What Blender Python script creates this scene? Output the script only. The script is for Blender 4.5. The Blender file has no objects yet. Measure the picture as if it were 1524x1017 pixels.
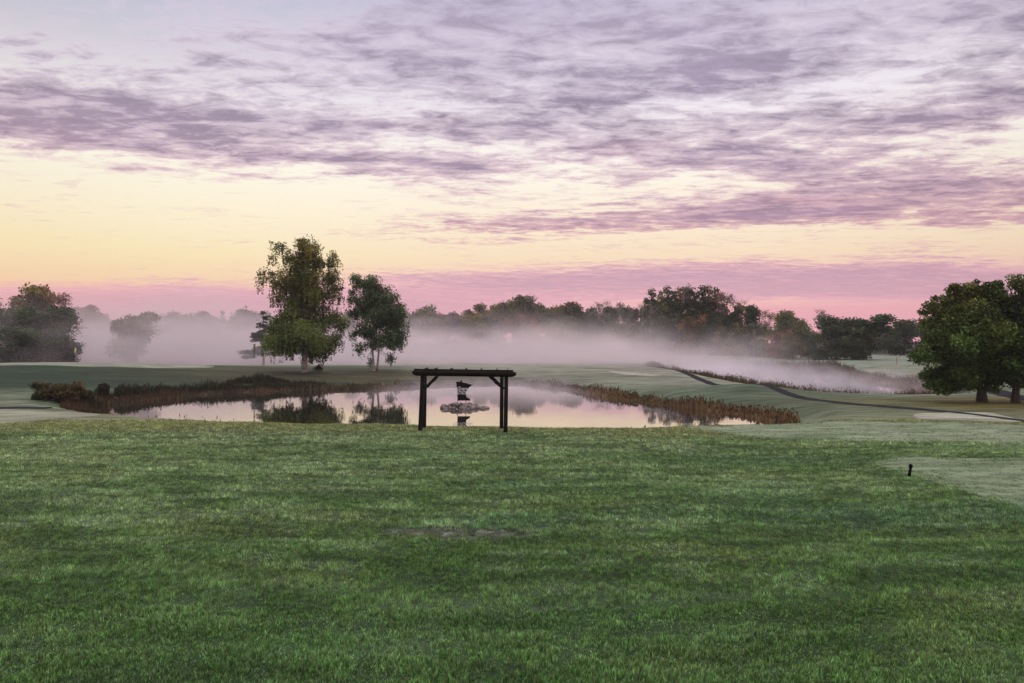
import bpy, math, random
import numpy as np

R = math.radians
rng = np.random.default_rng(11)
random.seed(5)
scene = bpy.context.scene
COL = scene.collection

# ------------------------------------------------------------------ camera
F = 1100.0            # focal length in photograph pixels (1524 wide)
CX, HY = 762.0, 505.0  # column of the view axis, row of the horizon
CZ = 3.9
cam_d = bpy.data.cameras.new('camera')
cam = bpy.data.objects.new('camera', cam_d)
COL.objects.link(cam)
cam_d.sensor_width = 36.0
cam_d.lens = F / 1524.0 * 36.0
cam_d.clip_end = 6000
cam_d.clip_start = 0.1
cam.location = (0, 0, CZ)
cam.rotation_euler = (R(90) - math.atan(3.5 / F), 0, 0)
scene.camera = cam


def lin(r, g, b):
    def c(v):
        v /= 255.0
        return v / 12.92 if v <= 0.04045 else ((v + 0.055) / 1.055) ** 2.4
    return (c(r), c(g), c(b))


# ------------------------------------------------------------------ numpy noise
def vnoise(x, y, seed=0):
    xi = np.floor(x).astype(np.int64); yi = np.floor(y).astype(np.int64)
    fx = x - xi; fy = y - yi
    fx = fx * fx * (3 - 2 * fx); fy = fy * fy * (3 - 2 * fy)

    def h(a, b):
        n = (a * 374761393 + b * 668265263 + seed * 1442695041) & 0xffffffff
        n = ((n ^ (n >> 13)) * 1274126177) & 0xffffffff
        return ((n ^ (n >> 16)) & 0xffff) / 65535.0
    return (h(xi, yi) * (1 - fx) + h(xi + 1, yi) * fx) * (1 - fy) + (h(xi, yi + 1) * (1 - fx) + h(xi + 1, yi + 1) * fx) * fy


def fbm(x, y, seed=0, o=4):
    s = 0; a = 0.5; t = 0
    for i in range(o):
        s = s + a * vnoise(x * 2 ** i, y * 2 ** i, seed + i * 17); t += a; a *= 0.5
    return s / t


def sstep(a, b, x):
    t = np.clip((x - a) / (b - a), 0, 1)
    return t * t * (3 - 2 * t)


# ------------------------------------------------------------------ polygons
def smooth_poly(pts, n=6):
    P = np.array(pts, float); m = len(P); out = []
    for i in range(m):
        p0, p1, p2, p3 = P[i - 1], P[i], P[(i + 1) % m], P[(i + 2) % m]
        for k in range(n):
            t = k / n
            out.append(0.5 * ((2 * p1) + (-p0 + p2) * t + (2 * p0 - 5 * p1 + 4 * p2 - p3) * t * t + (-p0 + 3 * p1 - 3 * p2 + p3) * t ** 3))
    return np.array(out)


def smooth_line(pts, n=10):
    P = np.array(pts, float); m = len(P); out = []
    for i in range(m - 1):
        p1, p2 = P[i], P[i + 1]
        p0 = P[i - 1] if i else 2 * p1 - p2
        p3 = P[i + 2] if i + 2 < m else 2 * p2 - p1
        for k in range(n):
            t = k / n
            out.append(0.5 * ((2 * p1) + (-p0 + p2) * t + (2 * p0 - 5 * p1 + 4 * p2 - p3) * t * t + (-p0 + 3 * p1 - 3 * p2 + p3) * t ** 3))
    out.append(P[-1])
    return np.array(out)


def sdist(poly, x, y):
    """signed distance to a closed polygon, positive outside"""
    x = np.asarray(x, float); y = np.asarray(y, float)
    d2 = np.full(x.shape, 1e18); ins = np.zeros(x.shape, bool)
    n = len(poly)
    for i in range(n):
        ax, ay = poly[i]; bx, by = poly[(i + 1) % n]
        ex, ey = bx - ax, by - ay
        wx, wy = x - ax, y - ay
        t = np.clip((wx * ex + wy * ey) / (ex * ex + ey * ey + 1e-12), 0, 1)
        dx, dy = wx - ex * t, wy - ey * t
        d2 = np.minimum(d2, dx * dx + dy * dy)
        c = ((ay > y) != (by > y))
        with np.errstate(divide='ignore', invalid='ignore'):
            xx = ex * (y - ay) / (ey if abs(ey) > 1e-12 else 1e-12) + ax
        ins ^= (c & (x < xx))
    d = np.sqrt(d2)
    return np.where(ins, -d, d)


WZ = -0.9
POND1 = smooth_poly([(-20.5, 43), (-12, 39), (-4.4, 36.8), (0, 36.6), (4.3, 37), (9.3, 38.3), (13.9, 39.4), (15.6, 42.6), (14.7, 47.6), (12.0, 52),
                     (8.2, 61), (4.8, 72), (0.6, 79), (-4.4, 78), (-9.5, 74), (-16.8, 70.5), (-22.3, 67.7), (-26.7, 63), (-29.2, 56.8), (-29.4, 52), (-26, 47)])
POND2 = smooth_poly([(26, 122), (24.6, 106), (25.2, 91), (25.4, 72), (27.4, 63.5), (31, 60.9), (36.2, 62.3), (38.2, 67), (40, 78), (46, 103), (51.5, 123), (43, 139), (31, 134)])
POLYS = (POND1, POND2)


def prof(y):
    return np.interp(y, [-40, 0, 6, 15, 22, 27, 31, 34, 37, 45, 60, 80, 110, 160, 400, 2500],
                     [1.7, 1.35, 1.13, 0.64, 0.30, 0.10, -0.0, -0.15, -0.28, -0.30, -0.42, -0.46, -0.35, -0.3, -0.2, 2.0])


def ga(x, y, cx, cy, sx, sy):
    return np.exp(-((x - cx) / sx) ** 2 - ((y - cy) / sy) ** 2)


def terr(x, y):
    x = np.asarray(x, float); y = np.asarray(y, float)
    z = prof(y)
    # the lawn at the sides
    z = z + 0.10 * sstep(8, 20, x) * sstep(24, 30, y) * (1 - sstep(46, 58, y)) * 1.0
    z = z - 0.02 * np.clip(x + 2, -3, 4) * sstep(22, 29, y) * (1 - sstep(34, 36, y))
    # mound with the putting green at left
    z = z + 1.35 * ga(x, y, -56, 90, 33, 15)
    z = z + 0.35 * ga(x, y, -14, 104, 22, 14)
    z = z + 0.30 * ga(x, y, 10, 112, 18, 16)
    z = z + 0.72 * ga(x, y, 18.2, 58.0, 4.6, 4.2)
    z = z + 0.30 * ga(x, y, 60, 120, 20, 20)
    # raised tee at right, the hollow before it
    z = z + 0.22 * ga(x, y, 14.5, 21.5, 4.6, 3.6)
    z = z - 0.16 * ga(x, y, 7.0, 22.5, 3.2, 2.6) + 0.12 * ga(x, y, 7.6, 26.6, 4.5, 1.6)
    z = z - 0.10 * ga(x, y, 6.0, 12.5, 3.0, 1.6) + 0.08 * ga(x, y, -8, 17, 5, 2.5)
    z = z + (fbm(x / 3.1, y / 3.1, 3, 3) - 0.5) * 0.09 + (fbm(x / 14, y / 14, 8, 2) - 0.5) * 0.22
    z = z + (fbm(x / 120, y / 120, 28, 2) - 0.5) * 3.0 * sstep(160, 400, y)
    # rough torn patch of turf in the foreground
    pt = sstep(1.0, 0.6, ((x + 0.87) / 1.25) ** 2 + ((y - 11.75) / 0.36) ** 2)
    z = z + pt * (fbm(x / 0.16, y / 0.10, 71, 2) - 0.55) * 0.11
    for P in POLYS:
        s = sdist(P, x, y)
        up = sstep(0, 3.2, s + (fbm(x / 1.5, y / 1.5, 40, 2) - 0.5) * 0.5)
        outside = WZ + (z - WZ) * up
        inside = WZ - 0.05 - 0.35 * np.minimum(-s, 4)
        z = np.where(s > 0, outside, inside)
    return z


def T1(x, y):
    return float(terr(np.array([x]), np.array([y]))[0])


_ds = np.concatenate([np.arange(4, 60, 0.1), np.arange(60, 160, 0.4), np.arange(160, 900, 2)])


def G(px, py):
    """first point of the terrain (or pond surface) seen at a pixel of the photograph"""
    tx = (px - CX) / F; tz = -(py - HY) / F
    xs = tx * _ds; zs = CZ + tz * _ds
    hs = np.maximum(terr(xs, _ds), WZ)
    k = np.argmax(zs <= hs)
    if zs[k] > hs[k]:
        k = len(_ds) - 1
    return float(xs[k]), float(_ds[k])


# ------------------------------------------------------------------ mesh helpers
def np_mesh(name, V, F_, cols=None, smooth=False, mat=None, extra=None):
    me = bpy.data.meshes.new(name)
    V = np.asarray(V, np.float32)
    Fs = F_ if isinstance(F_, list) else [F_]
    Fs = [np.asarray(f, np.int32) for f in Fs if len(f)]
    me.vertices.add(len(V)); me.vertices.foreach_set('co', V.ravel())
    loops = np.concatenate([f.ravel() for f in Fs])
    sizes = np.concatenate([np.full(len(f), f.shape[1], np.int32) for f in Fs])
    starts = np.concatenate([[0], np.cumsum(sizes)[:-1]]).astype(np.int32)
    me.loops.add(len(loops)); me.loops.foreach_set('vertex_index', loops)
    me.polygons.add(len(sizes)); me.polygons.foreach_set('loop_start', starts)
    if smooth:
        me.polygons.foreach_set('use_smooth', np.ones(len(sizes), bool))
    if cols is not None:
        a = me.color_attributes.new('Col', 'FLOAT_COLOR', 'POINT')
        c = np.ones((len(V), 4), np.float32); c[:, :3] = cols
        a.data.foreach_set('color', c.ravel())
    me.update(calc_edges=True)
    me.validate()
    if mat:
        me.materials.append(mat)
    return me


def link(name, me, parent=None, loc=None):
    o = bpy.data.objects.new(name, me)
    COL.objects.link(o)
    if parent:
        o.parent = parent
    if loc is not None:
        o.location = loc
    return o


def empty(name, loc, rz=0.0):
    o = bpy.data.objects.new(name, None)
    o.empty_display_size = 0.3
    COL.objects.link(o)
    o.location = loc; o.rotation_euler = (0, 0, rz)
    return o


def tag(o, label=None, cat=None, group=None, kind=None):
    if label: o['label'] = label
    if cat: o['category'] = cat
    if group: o['group'] = group
    if kind: o['kind'] = kind
    return o


class MB:
    """collects pieces into one mesh"""
    def __init__(self):
        self.V = []; self.Q = []; self.T = []; self.n = 0; self.C = []

    def add(self, V, Q=None, T=None, C=None):
        V = np.asarray(V, float)
        if Q is not None and len(Q): self.Q.append(np.asarray(Q) + self.n)
        if T is not None and len(T): self.T.append(np.asarray(T) + self.n)
        self.V.append(V); self.n += len(V)
        if C is not None: self.C.append(np.broadcast_to(np.asarray(C, float), (len(V), 3)))

    def box(self, c, s, rot=None, bev=0.0):
        x, y, z = [v / 2 for v in s]
        if bev <= 0:
            V = np.array([[-x, -y, -z], [x, -y, -z], [x, y, -z], [-x, y, -z], [-x, -y, z], [x, -y, z], [x, y, z], [-x, y, z]])
            Q = [[0, 3, 2, 1], [4, 5, 6, 7], [0, 1, 5, 4], [1, 2, 6, 5], [2, 3, 7, 6], [3, 0, 4, 7]]
            T = []
        else:
            b = bev; V = []; Q = []; T = []
            # chamfered box: 3 verts per corner
            idx = {}
            for sx in (-1, 1):
                for sy in (-1, 1):
                    for sz in (-1, 1):
                        for ax in range(3):
                            p = [sx * x, sy * y, sz * z]
                            for k in range(3):
                                if k != ax: p[k] -= (sx, sy, sz)[k] * b
                            idx[(sx, sy, sz, ax)] = len(V); V.append(p)
                        T.append([idx[(sx, sy, sz, a)] for a in range(3)])
            sg = (-1, 1)
            for ax in range(3):
                o1, o2 = [k for k in range(3) if k != ax]
                for s0 in sg:
                    def key(a, b_):
                        t = [0, 0, 0]; t[ax] = s0; t[o1] = a; t[o2] = b_
                        return idx[(t[0], t[1], t[2], ax)]
                    Q.append([key(-1, -1), key(1, -1), key(1, 1), key(-1, 1)])
            for ax in range(3):      # edges along ax
                o1, o2 = [k for k in range(3) if k != ax]
                for a in sg:
                    for b_ in sg:
                        def key2(s0, face):
                            t = [0, 0, 0]; t[ax] = s0; t[o1] = a; t[o2] = b_
                            return idx[(t[0], t[1], t[2], face)]
                        Q.append([key2(-1, o1), key2(1, o1), key2(1, o2), key2(-1, o2)])
            V = np.array(V)
        if rot is not None:
            V = V @ np.array(rot).T
        self.add(V + np.array(c), Q, T)

    def tube(self, P, rad, ns=6, cap=True):
        P = np.asarray(P, float); rad = np.broadcast_to(np.asarray(rad, float), (len(P),))
        t = np.gradient(P, axis=0)
        t /= (np.linalg.norm(t, axis=1, keepdims=True) + 1e-9)
        ref = np.array([0.13, 0.99, 0.05]) if abs(t[0][2]) > 0.6 else np.array([0, 0, 1.0])
        u = np.cross(t, ref); u /= (np.linalg.norm(u, axis=1, keepdims=True) + 1e-9)
        v = np.cross(t, u)
        an = np.linspace(0, 2 * np.pi, ns, endpoint=False)
        V = P[:, None, :] + rad[:, None, None] * (np.cos(an)[None, :, None] * u[:, None, :] + np.sin(an)[None, :, None] * v[:, None, :])
        V = V.reshape(-1, 3); Q = []
        m = len(P)
        i = np.arange(m - 1)[:, None]; j = np.arange(ns)[None, :]
        a = i * ns + j; b = i * ns + (j + 1) % ns
        Q = np.stack([a, b, b + ns, a + ns], -1).reshape(-1, 4)
        T = []
        if cap and ns >= 3:
            T = [[(m - 1) * ns, (m - 1) * ns + k, (m - 1) * ns + k + 1] for k in range(1, ns - 1)]
            T += [[0, k + 1, k] for k in range(1, ns - 1)]
        self.add(V, Q, T)

    def mesh(self, name, mat=None, smooth=False):
        fs = []
        if self.Q: fs.append(np.concatenate(self.Q))
        if self.T: fs.append(np.concatenate(self.T))
        return np_mesh(name, np.concatenate(self.V), fs, np.concatenate(self.C) if self.C else None, smooth, mat)

    def build(self, name, mat, parent=None, smooth=False, loc=None):
        return link(name, self.mesh(name, mat, smooth), parent, loc)


# ------------------------------------------------------------------ materials
def new_mat(name):
    m = bpy.data.materials.new(name); m.use_nodes = True
    nt = m.node_tree; nt.nodes.clear()
    return m, nt, nt.nodes.new('ShaderNodeOutputMaterial')


def N(nt, t, **kw):
    n = nt.nodes.new(t)
    for k, v in kw.items():
        setattr(n, k, v)
    return n


def mathn(nt, op, a, b=None, clamp=False):
    n = nt.nodes.new('ShaderNodeMath'); n.operation = op; n.use_clamp = clamp
    for i, v in enumerate((a, b)):
        if v is None: continue
        if isinstance(v, (int, float)): n.inputs[i].default_value = v
        else: nt.links.new(v, n.inputs[i])
    return n.outputs[0]


def vmath(nt, op, a, b=None, out=0):
    n = nt.nodes.new('ShaderNodeVectorMath'); n.operation = op
    for i, v in enumerate((a, b)):
        if v is None: continue
        if isinstance(v, (tuple, list)): n.inputs[i].default_value = v
        else: nt.links.new(v, n.inputs[i])
    return n.outputs[out]


def mixc(nt, fac, a, b, blend='MIX'):
    n = nt.nodes.new('ShaderNodeMix'); n.data_type = 'RGBA'; n.blend_type = blend
    for i, v in ((0, fac), (6, a), (7, b)):
        if isinstance(v, (int, float)): n.inputs[i].default_value = v
        elif isinstance(v, (tuple, list)): n.inputs[i].default_value = (*v[:3], 1)
        else: nt.links.new(v, n.inputs[i])
    return n.outputs[2]


def maprange(nt, v, a, b, c=0.0, d=1.0, smooth=True):
    n = nt.nodes.new('ShaderNodeMapRange'); n.interpolation_type = 'SMOOTHSTEP' if smooth else 'LINEAR'
    for i, q in enumerate((v, a, b, c, d)):
        if isinstance(q, (int, float)): n.inputs[i].default_value = q
        else: nt.links.new(q, n.inputs[i])
    return n.outputs[0]


def noise(nt, vec, scale, detail=4, rough=0.55, dist=0.0, dim='3D'):
    n = nt.nodes.new('ShaderNodeTexNoise'); n.noise_dimensions = dim
    n.inputs['Scale'].default_value = scale; n.inputs['Detail'].default_value = detail
    n.inputs['Roughness'].default_value = rough; n.inputs['Distortion'].default_value = dist
    if vec is not None: nt.links.new(vec, n.inputs['Vector'])
    return n.outputs[0]


def mat_turf(name, attr=True, base=None, rough_bump=0.5, fine=30.0, contrast=0.6, streak=True):
    m, nt, out = new_mat(name)
    b = N(nt, 'ShaderNodeBsdfPrincipled')
    b.inputs['Roughness'].default_value = 0.9
    b.inputs['Specular IOR Level'].default_value = 0.15
    geo = N(nt, 'ShaderNodeNewGeometry')
    pos = geo.outputs['Position']
    if attr:
        a = N(nt, 'ShaderNodeAttribute'); a.attribute_name = 'Col'; col = a.outputs['Color']
    else:
        rgb = N(nt, 'ShaderNodeRGB'); rgb.outputs[0].default_value = (*base, 1); col = rgb.outputs[0]
    st = vmath(nt, 'MULTIPLY', pos, (0.35, 1.6, 1.0)) if streak else pos
    n1 = noise(nt, st, 0.9, 5, 0.62)
    n2 = noise(nt, pos, fine, 3, 0.7)
    f1 = maprange(nt, n1, 0.3, 0.7, 1 - contrast * 0.55, 1 + contrast * 0.55)
    f2 = maprange(nt, n2, 0.3, 0.7, 1 - contrast * 0.4, 1 + contrast * 0.4)
    f = mathn(nt, 'MULTIPLY', f1, f2)
    cc = mixc(nt, 1.0, col, mixc(nt, 1.0, (1, 1, 1), f, 'MULTIPLY'), 'MULTIPLY')
    nt.links.new(cc, b.inputs['Base Color'])
    bm = N(nt, 'ShaderNodeBump'); bm.inputs['Strength'].default_value = rough_bump; bm.inputs['Distance'].default_value = 0.05
    nt.links.new(n2, bm.inputs['Height']); nt.links.new(bm.outputs[0], b.inputs['Normal'])
    nt.links.new(b.outputs[0], out.inputs['Surface'])
    return m


def mat_leaf(name, trans=0.25, attr_obj=True):
    m, nt, out = new_mat(name)
    a = N(nt, 'ShaderNodeAttribute'); a.attribute_name = 'Col'
    col = a.outputs['Color']
    if attr_obj:
        oi = N(nt, 'ShaderNodeObjectInfo')
        col = mixc(nt, 1.0, col, oi.outputs['Color'], 'MULTIPLY')
    d = N(nt, 'ShaderNodeBsdfPrincipled'); d.inputs['Roughness'].default_value = 0.65; d.inputs['Specular IOR Level'].default_value = 0.25
    t = N(nt, 'ShaderNodeBsdfTranslucent')
    nt.links.new(col, d.inputs['Base Color'])
    nt.links.new(mixc(nt, 1.0, col, (1.15, 1.2, 0.6), 'MULTIPLY'), t.inputs['Color'])
    mx = N(nt, 'ShaderNodeMixShader'); mx.inputs[0].default_value = trans
    nt.links.new(d.outputs[0], mx.inputs[1]); nt.links.new(t.outputs[0], mx.inputs[2])
    nt.links.new(mx.outputs[0], out.inputs['Surface'])
    return m


def mat_rough(name, c1, c2, scale=8.0, rough=0.85, bump=0.4, bdist=0.02, stretch=(1, 1, 1), spec=0.25, obj=True):
    m, nt, out = new_mat(name)
    b = N(nt, 'ShaderNodeBsdfPrincipled')
    b.inputs['Roughness'].default_value = rough; b.inputs['Specular IOR Level'].default_value = spec
    tc = N(nt, 'ShaderNodeTexCoord')
    v = vmath(nt, 'MULTIPLY', tc.outputs['Object'], stretch)
    n1 = noise(nt, v, scale, 6, 0.62)
    n2 = noise(nt, v, scale * 6, 3, 0.6)
    f = maprange(nt, n1, 0.3, 0.7)
    col = mixc(nt, f, c1, c2)
    col = mixc(nt, 1.0, col, mixc(nt, 1.0, (1, 1, 1), maprange(nt, n2, 0.25, 0.75, 0.75, 1.2), 'MULTIPLY'), 'MULTIPLY')
    nt.links.new(col, b.inputs['Base Color'])
    bm = N(nt, 'ShaderNodeBump'); bm.inputs['Strength'].default_value = bump; bm.inputs['Distance'].default_value = bdist
    nt.links.new(n2, bm.inputs['Height']); nt.links.new(bm.outputs[0], b.inputs['Normal'])
    nt.links.new(b.outputs[0], out.inputs['Surface'])
    return m


def mat_birch_bark(name):
    m, nt, out = new_mat(name)
    b = N(nt, 'ShaderNodeBsdfPrincipled'); b.inputs['Roughness'].default_value = 0.8
    tc = N(nt, 'ShaderNodeTexCoord')
    v = vmath(nt, 'MULTIPLY', tc.outputs['Object'], (1.2, 1.2, 7.0))
    n1 = noise(nt, v, 1.6, 5, 0.7)
    col = mixc(nt, maprange(nt, n1, 0.5, 0.62), (0.42, 0.37, 0.33), (0.035, 0.03, 0.028))
    nt.links.new(col, b.inputs['Base Color']); nt.links.new(b.outputs[0], out.inputs['Surface'])
    return m


M_GROUND = mat_turf('turf', True, contrast=0.75, fine=16)
M_BLADE = mat_leaf('grass_blade', 0.25, attr_obj=False)
M_LEAF = mat_leaf('leaf', 0.22)
M_REED = mat_leaf('reed', 0.15, attr_obj=False)
M_BARK = mat_rough('bark', (0.035, 0.028, 0.022), (0.075, 0.06, 0.05), 3.0, 0.9, 0.8, 0.03, (3, 3, 0.8))
M_GREYBARK = mat_rough('grey_bark', (0.20, 0.17, 0.15), (0.36, 0.32, 0.28), 3.0, 0.9, 0.6, 0.02, (3, 3, 0.8))
M_BIRCH = mat_birch_bark('birch_bark')
M_WOOD = mat_rough('dark_timber', (0.007, 0.006, 0.005), (0.022, 0.017, 0.012), 6.0, 0.85, 0.6, 0.006, (4, 4, 0.6), spec=0.15)
M_ASPHALT = mat_rough('asphalt', (0.024, 0.023, 0.024), (0.045, 0.042, 0.044), 3.0, 1.0, 0.5, 0.01, spec=0.0)
M_FROST = mat_turf('frosted_turf', True, contrast=0.55, fine=22)
M_ROCK = mat_rough('granite', (0.11, 0.085, 0.075), (0.34, 0.27, 0.24), 2.2, 0.85, 0.6, 0.03)
M_STEEL = mat_rough('dark_steel', (0.006, 0.005, 0.005), (0.011, 0.009, 0.008), 9.0, 0.8, 0.15, 0.002, spec=0.1)
M_PALE = mat_rough('pale_metal', (0.70, 0.67, 0.65), (0.8, 0.78, 0.76), 9.0, 0.6, 0.1, 0.002)
M_RUST = mat_rough('rusty_steel', (0.05, 0.025, 0.016), (0.10, 0.05, 0.03), 9.0, 0.8, 0.3, 0.003)
M_YELLOW = mat_rough('yellow_cloth', (0.75, 0.62, 0.12), (0.85, 0.72, 0.2), 9.0, 0.8, 0.2, 0.004)
M_WHITE = mat_rough('white_paint', (0.55, 0.55, 0.50), (0.65, 0.65, 0.6), 9.0, 0.6, 0.1, 0.002)
M_RED = mat_rough('red_paint', (0.30, 0.05, 0.04), (0.38, 0.07, 0.05), 9.0, 0.6, 0.1, 0.002)


def mat_water():
    m, nt, out = new_mat('pond_water')
    df = N(nt, 'ShaderNodeBsdfDiffuse'); df.inputs['Color'].default_value = (0.03, 0.028, 0.02, 1)
    gl = N(nt, 'ShaderNodeBsdfGlossy'); gl.inputs['Roughness'].default_value = 0.02; gl.inputs['Color'].default_value = (0.97, 0.96, 0.95, 1)
    fr = N(nt, 'ShaderNodeFresnel'); fr.inputs['IOR'].default_value = 1.333
    b = N(nt, 'ShaderNodeMixShader')
    nt.links.new(mathn(nt, 'POWER', fr.outputs[0], 0.35), b.inputs[0]); nt.links.new(df.outputs[0], b.inputs[1]); nt.links.new(gl.outputs[0], b.inputs[2])
    geo = N(nt, 'ShaderNodeNewGeometry')
    v = vmath(nt, 'MULTIPLY', geo.outputs['Position'], (0.5, 1.0, 1.0))
    n1 = noise(nt, v, 1.1, 3, 0.5)
    n2 = noise(nt, geo.outputs['Position'], 7.0, 2, 0.5)
    bm = N(nt, 'ShaderNodeBump'); bm.inputs['Strength'].default_value = 0.10; bm.inputs['Distance'].default_value = 0.02
    nt.links.new(mathn(nt, 'ADD', n1, mathn(nt, 'MULTIPLY', n2, 0.12)), bm.inputs['Height'])
    nt.links.new(bm.outputs[0], gl.inputs['Normal'])
    nt.links.new(b.outputs[0], out.inputs['Surface'])
    return m


M_WATER = mat_water()

# ------------------------------------------------------------------ ground sheet
TEE_R = smooth_poly([G(*p) for p in [(1302, 689), (1345, 681), (1440, 683), (1580, 690), (1600, 770), (1500, 752), (1400, 722), (1335, 702)]])
TEE_BIG = smooth_poly([G(*p) for p in [(985, 631), (1100, 629), (1300, 628), (1450, 630), (1620, 640), (1640, 664), (1400, 657), (1240, 656), (1120, 650), (1040, 640)]])
TEE_FAR = smooth_poly([G(*p) for p in [(1366, 617), (1440, 615), (1480, 617), (1520, 629), (1440, 627), (1372, 625)]])
TEE_L = smooth_poly([G(*p) for p in [(-80, 613), (40, 612), (110, 615), (150, 619), (90, 624), (0, 631), (-90, 634)]])


def turf_col(x, y):
    """albedo of the ground (turf kinds, frost, dry patches)"""
    n1 = fbm(x / 2.6, y / 1.3, 101, 4)[:, None]
    n2 = fbm(x / 9.0, y / 5.0, 131, 3)[:, None]
    n3 = fbm(x / 0.9, y / 0.5, 151, 3)[:, None]
    green = np.array([0.080, 0.145, 0.050]); teal = np.array([0.105, 0.185, 0.100]); dry = np.array([0.135, 0.165, 0.070]); dark = np.array([0.050, 0.098, 0.036])
    c = green + (teal - green) * sstep(0.42, 0.66, n2)
    c = c + (dry - c) * (sstep(0.50, 0.74, n1) * 0.55)
    c = c + (dark - c) * (sstep(0.52, 0.74, 1 - n3) * 0.7)
    xx = x[:, None]; yy = y[:, None]
    # frost grows with distance and towards the left
    fr = np.clip(sstep(11, 30, yy) * 0.62 + 0.25 * sstep(2, -9, xx) * sstep(8, 14, yy), 0, 0.6) * (0.45 + 0.9 * sstep(0.35, 0.65, n1))
    frost = np.array([0.225, 0.250, 0.170])
    c = c + (frost - c) * np.clip(fr, 0, 0.75)
    n4 = fbm(x / 1.15, y / 0.42, 171, 4)[:, None]
    mid = sstep(6, 13, yy)
    c = c + (np.array([0.225, 0.290, 0.190]) - c) * sstep(0.52, 0.70, n4) * (0.12 + 0.50 * mid)
    c = c + (np.array([0.045, 0.085, 0.030]) - c) * sstep(0.48, 0.32, n4) * 0.6
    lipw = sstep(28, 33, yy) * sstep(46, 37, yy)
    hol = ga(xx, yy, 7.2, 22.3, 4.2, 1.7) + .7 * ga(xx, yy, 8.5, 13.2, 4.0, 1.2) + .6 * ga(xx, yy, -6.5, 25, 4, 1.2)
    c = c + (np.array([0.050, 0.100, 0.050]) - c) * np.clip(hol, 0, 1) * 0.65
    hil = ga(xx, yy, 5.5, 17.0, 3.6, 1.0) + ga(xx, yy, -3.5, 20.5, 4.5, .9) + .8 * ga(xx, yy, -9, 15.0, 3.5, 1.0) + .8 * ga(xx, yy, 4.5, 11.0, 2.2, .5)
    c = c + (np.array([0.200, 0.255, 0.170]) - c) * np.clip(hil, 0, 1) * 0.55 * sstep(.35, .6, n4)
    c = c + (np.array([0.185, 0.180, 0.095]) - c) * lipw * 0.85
    return c


def zone_col(x, y):
    c = turf_col(x, y)
    n1 = fbm(x / 6, y / 2.2, 201, 4)[:, None]
    n2 = fbm(x / 22, y / 9, 211, 3)[:, None]
    xx = x[:, None]; yy = y[:, None]
    fair = np.array([0.30, 0.325, 0.235]); rough_ = np.array([0.085, 0.115, 0.055])
    far = rough_ + (fair - rough_) * sstep(0.36, 0.62, n2 * 0.6 + n1 * 0.4)
    c = c + (far - c) * sstep(60, 78, yy)
    # fairway beyond the pond, pale with frost
    fw = np.clip(ga(xx, yy, 12, 98, 26, 26) * 1.4, 0, 1) * sstep(-16, -4, xx)
    c = c + (fair * (0.42 + 1.1 * n1) - c) * fw * 0.8
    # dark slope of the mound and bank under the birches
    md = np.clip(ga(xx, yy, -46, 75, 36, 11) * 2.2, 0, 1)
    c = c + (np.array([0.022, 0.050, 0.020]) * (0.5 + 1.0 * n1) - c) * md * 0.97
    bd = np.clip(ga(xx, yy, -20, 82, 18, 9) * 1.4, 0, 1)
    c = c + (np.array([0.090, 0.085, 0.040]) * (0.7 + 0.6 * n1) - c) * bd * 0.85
    # right meadow between path and ponds
    md2 = np.clip(ga(xx, yy, 18, 54, 8, 12) * 1.3, 0, 1)
    c = c + (np.array([0.10, 0.145, 0.085]) * (0.6 + 0.8 * n1) - c) * md2 * 0.9
    mp = np.clip(ga(xx, yy, 36, 48, 12, 5.5) * 1.4, 0, 1)
    c = c + (np.array([0.155, 0.125, 0.022]) * (0.6 + 0.8 * n1) - c) * mp * 0.9
    # right far fairway
    rf = np.clip(ga(xx, yy, 70, 125, 30, 40) * 1.3, 0, 1)
    c = c + (np.array([0.24, 0.27, 0.18]) * (0.65 + 0.7 * n1) - c) * rf * 0.8
    wood = sstep(185, 215, yy)
    c = c + (np.array([0.04, 0.045, 0.025]) - c) * wood
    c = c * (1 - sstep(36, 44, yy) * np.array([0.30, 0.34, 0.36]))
    # mud and thatch at the waterline
    for P in POLYS:
        s = sdist(P, x, y)[:, None]
        k = sstep(2.4, 0.3, s)
        c = c + (np.array([0.055, 0.042, 0.024]) - c) * k * 0.92 * sstep(40, 46, yy)
    thatch = sstep(37, 33, yy) * sstep(2, 3, yy)
    for P in (TEE_R, TEE_BIG, TEE_L):
        thatch = thatch * sstep(-0.3, 0.4, sdist(P, x, y))[:, None]
    c = c * (1 - 0.62 * thatch)
    # torn turf patch
    pt = sstep(1.1, 0.55, ((xx + 0.87) / 1.25) ** 2 + ((yy - 11.75) / 0.36) ** 2)
    soil = np.array([0.055, 0.055, 0.038]) + (np.array([0.19, 0.20, 0.16]) - np.array([0.055, 0.055, 0.038])) * sstep(0.5, 0.75, fbm(x / 0.25, y / 0.08, 77, 2)[:, None])
    c = c + (soil - c) * pt * 0.85
    return np.clip(c, 0.005, 0.6)


def axis(segs):
    out = []
    for a, b, s in segs:
        out += list(np.arange(a, b, s))
    return np.array(out)


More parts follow.
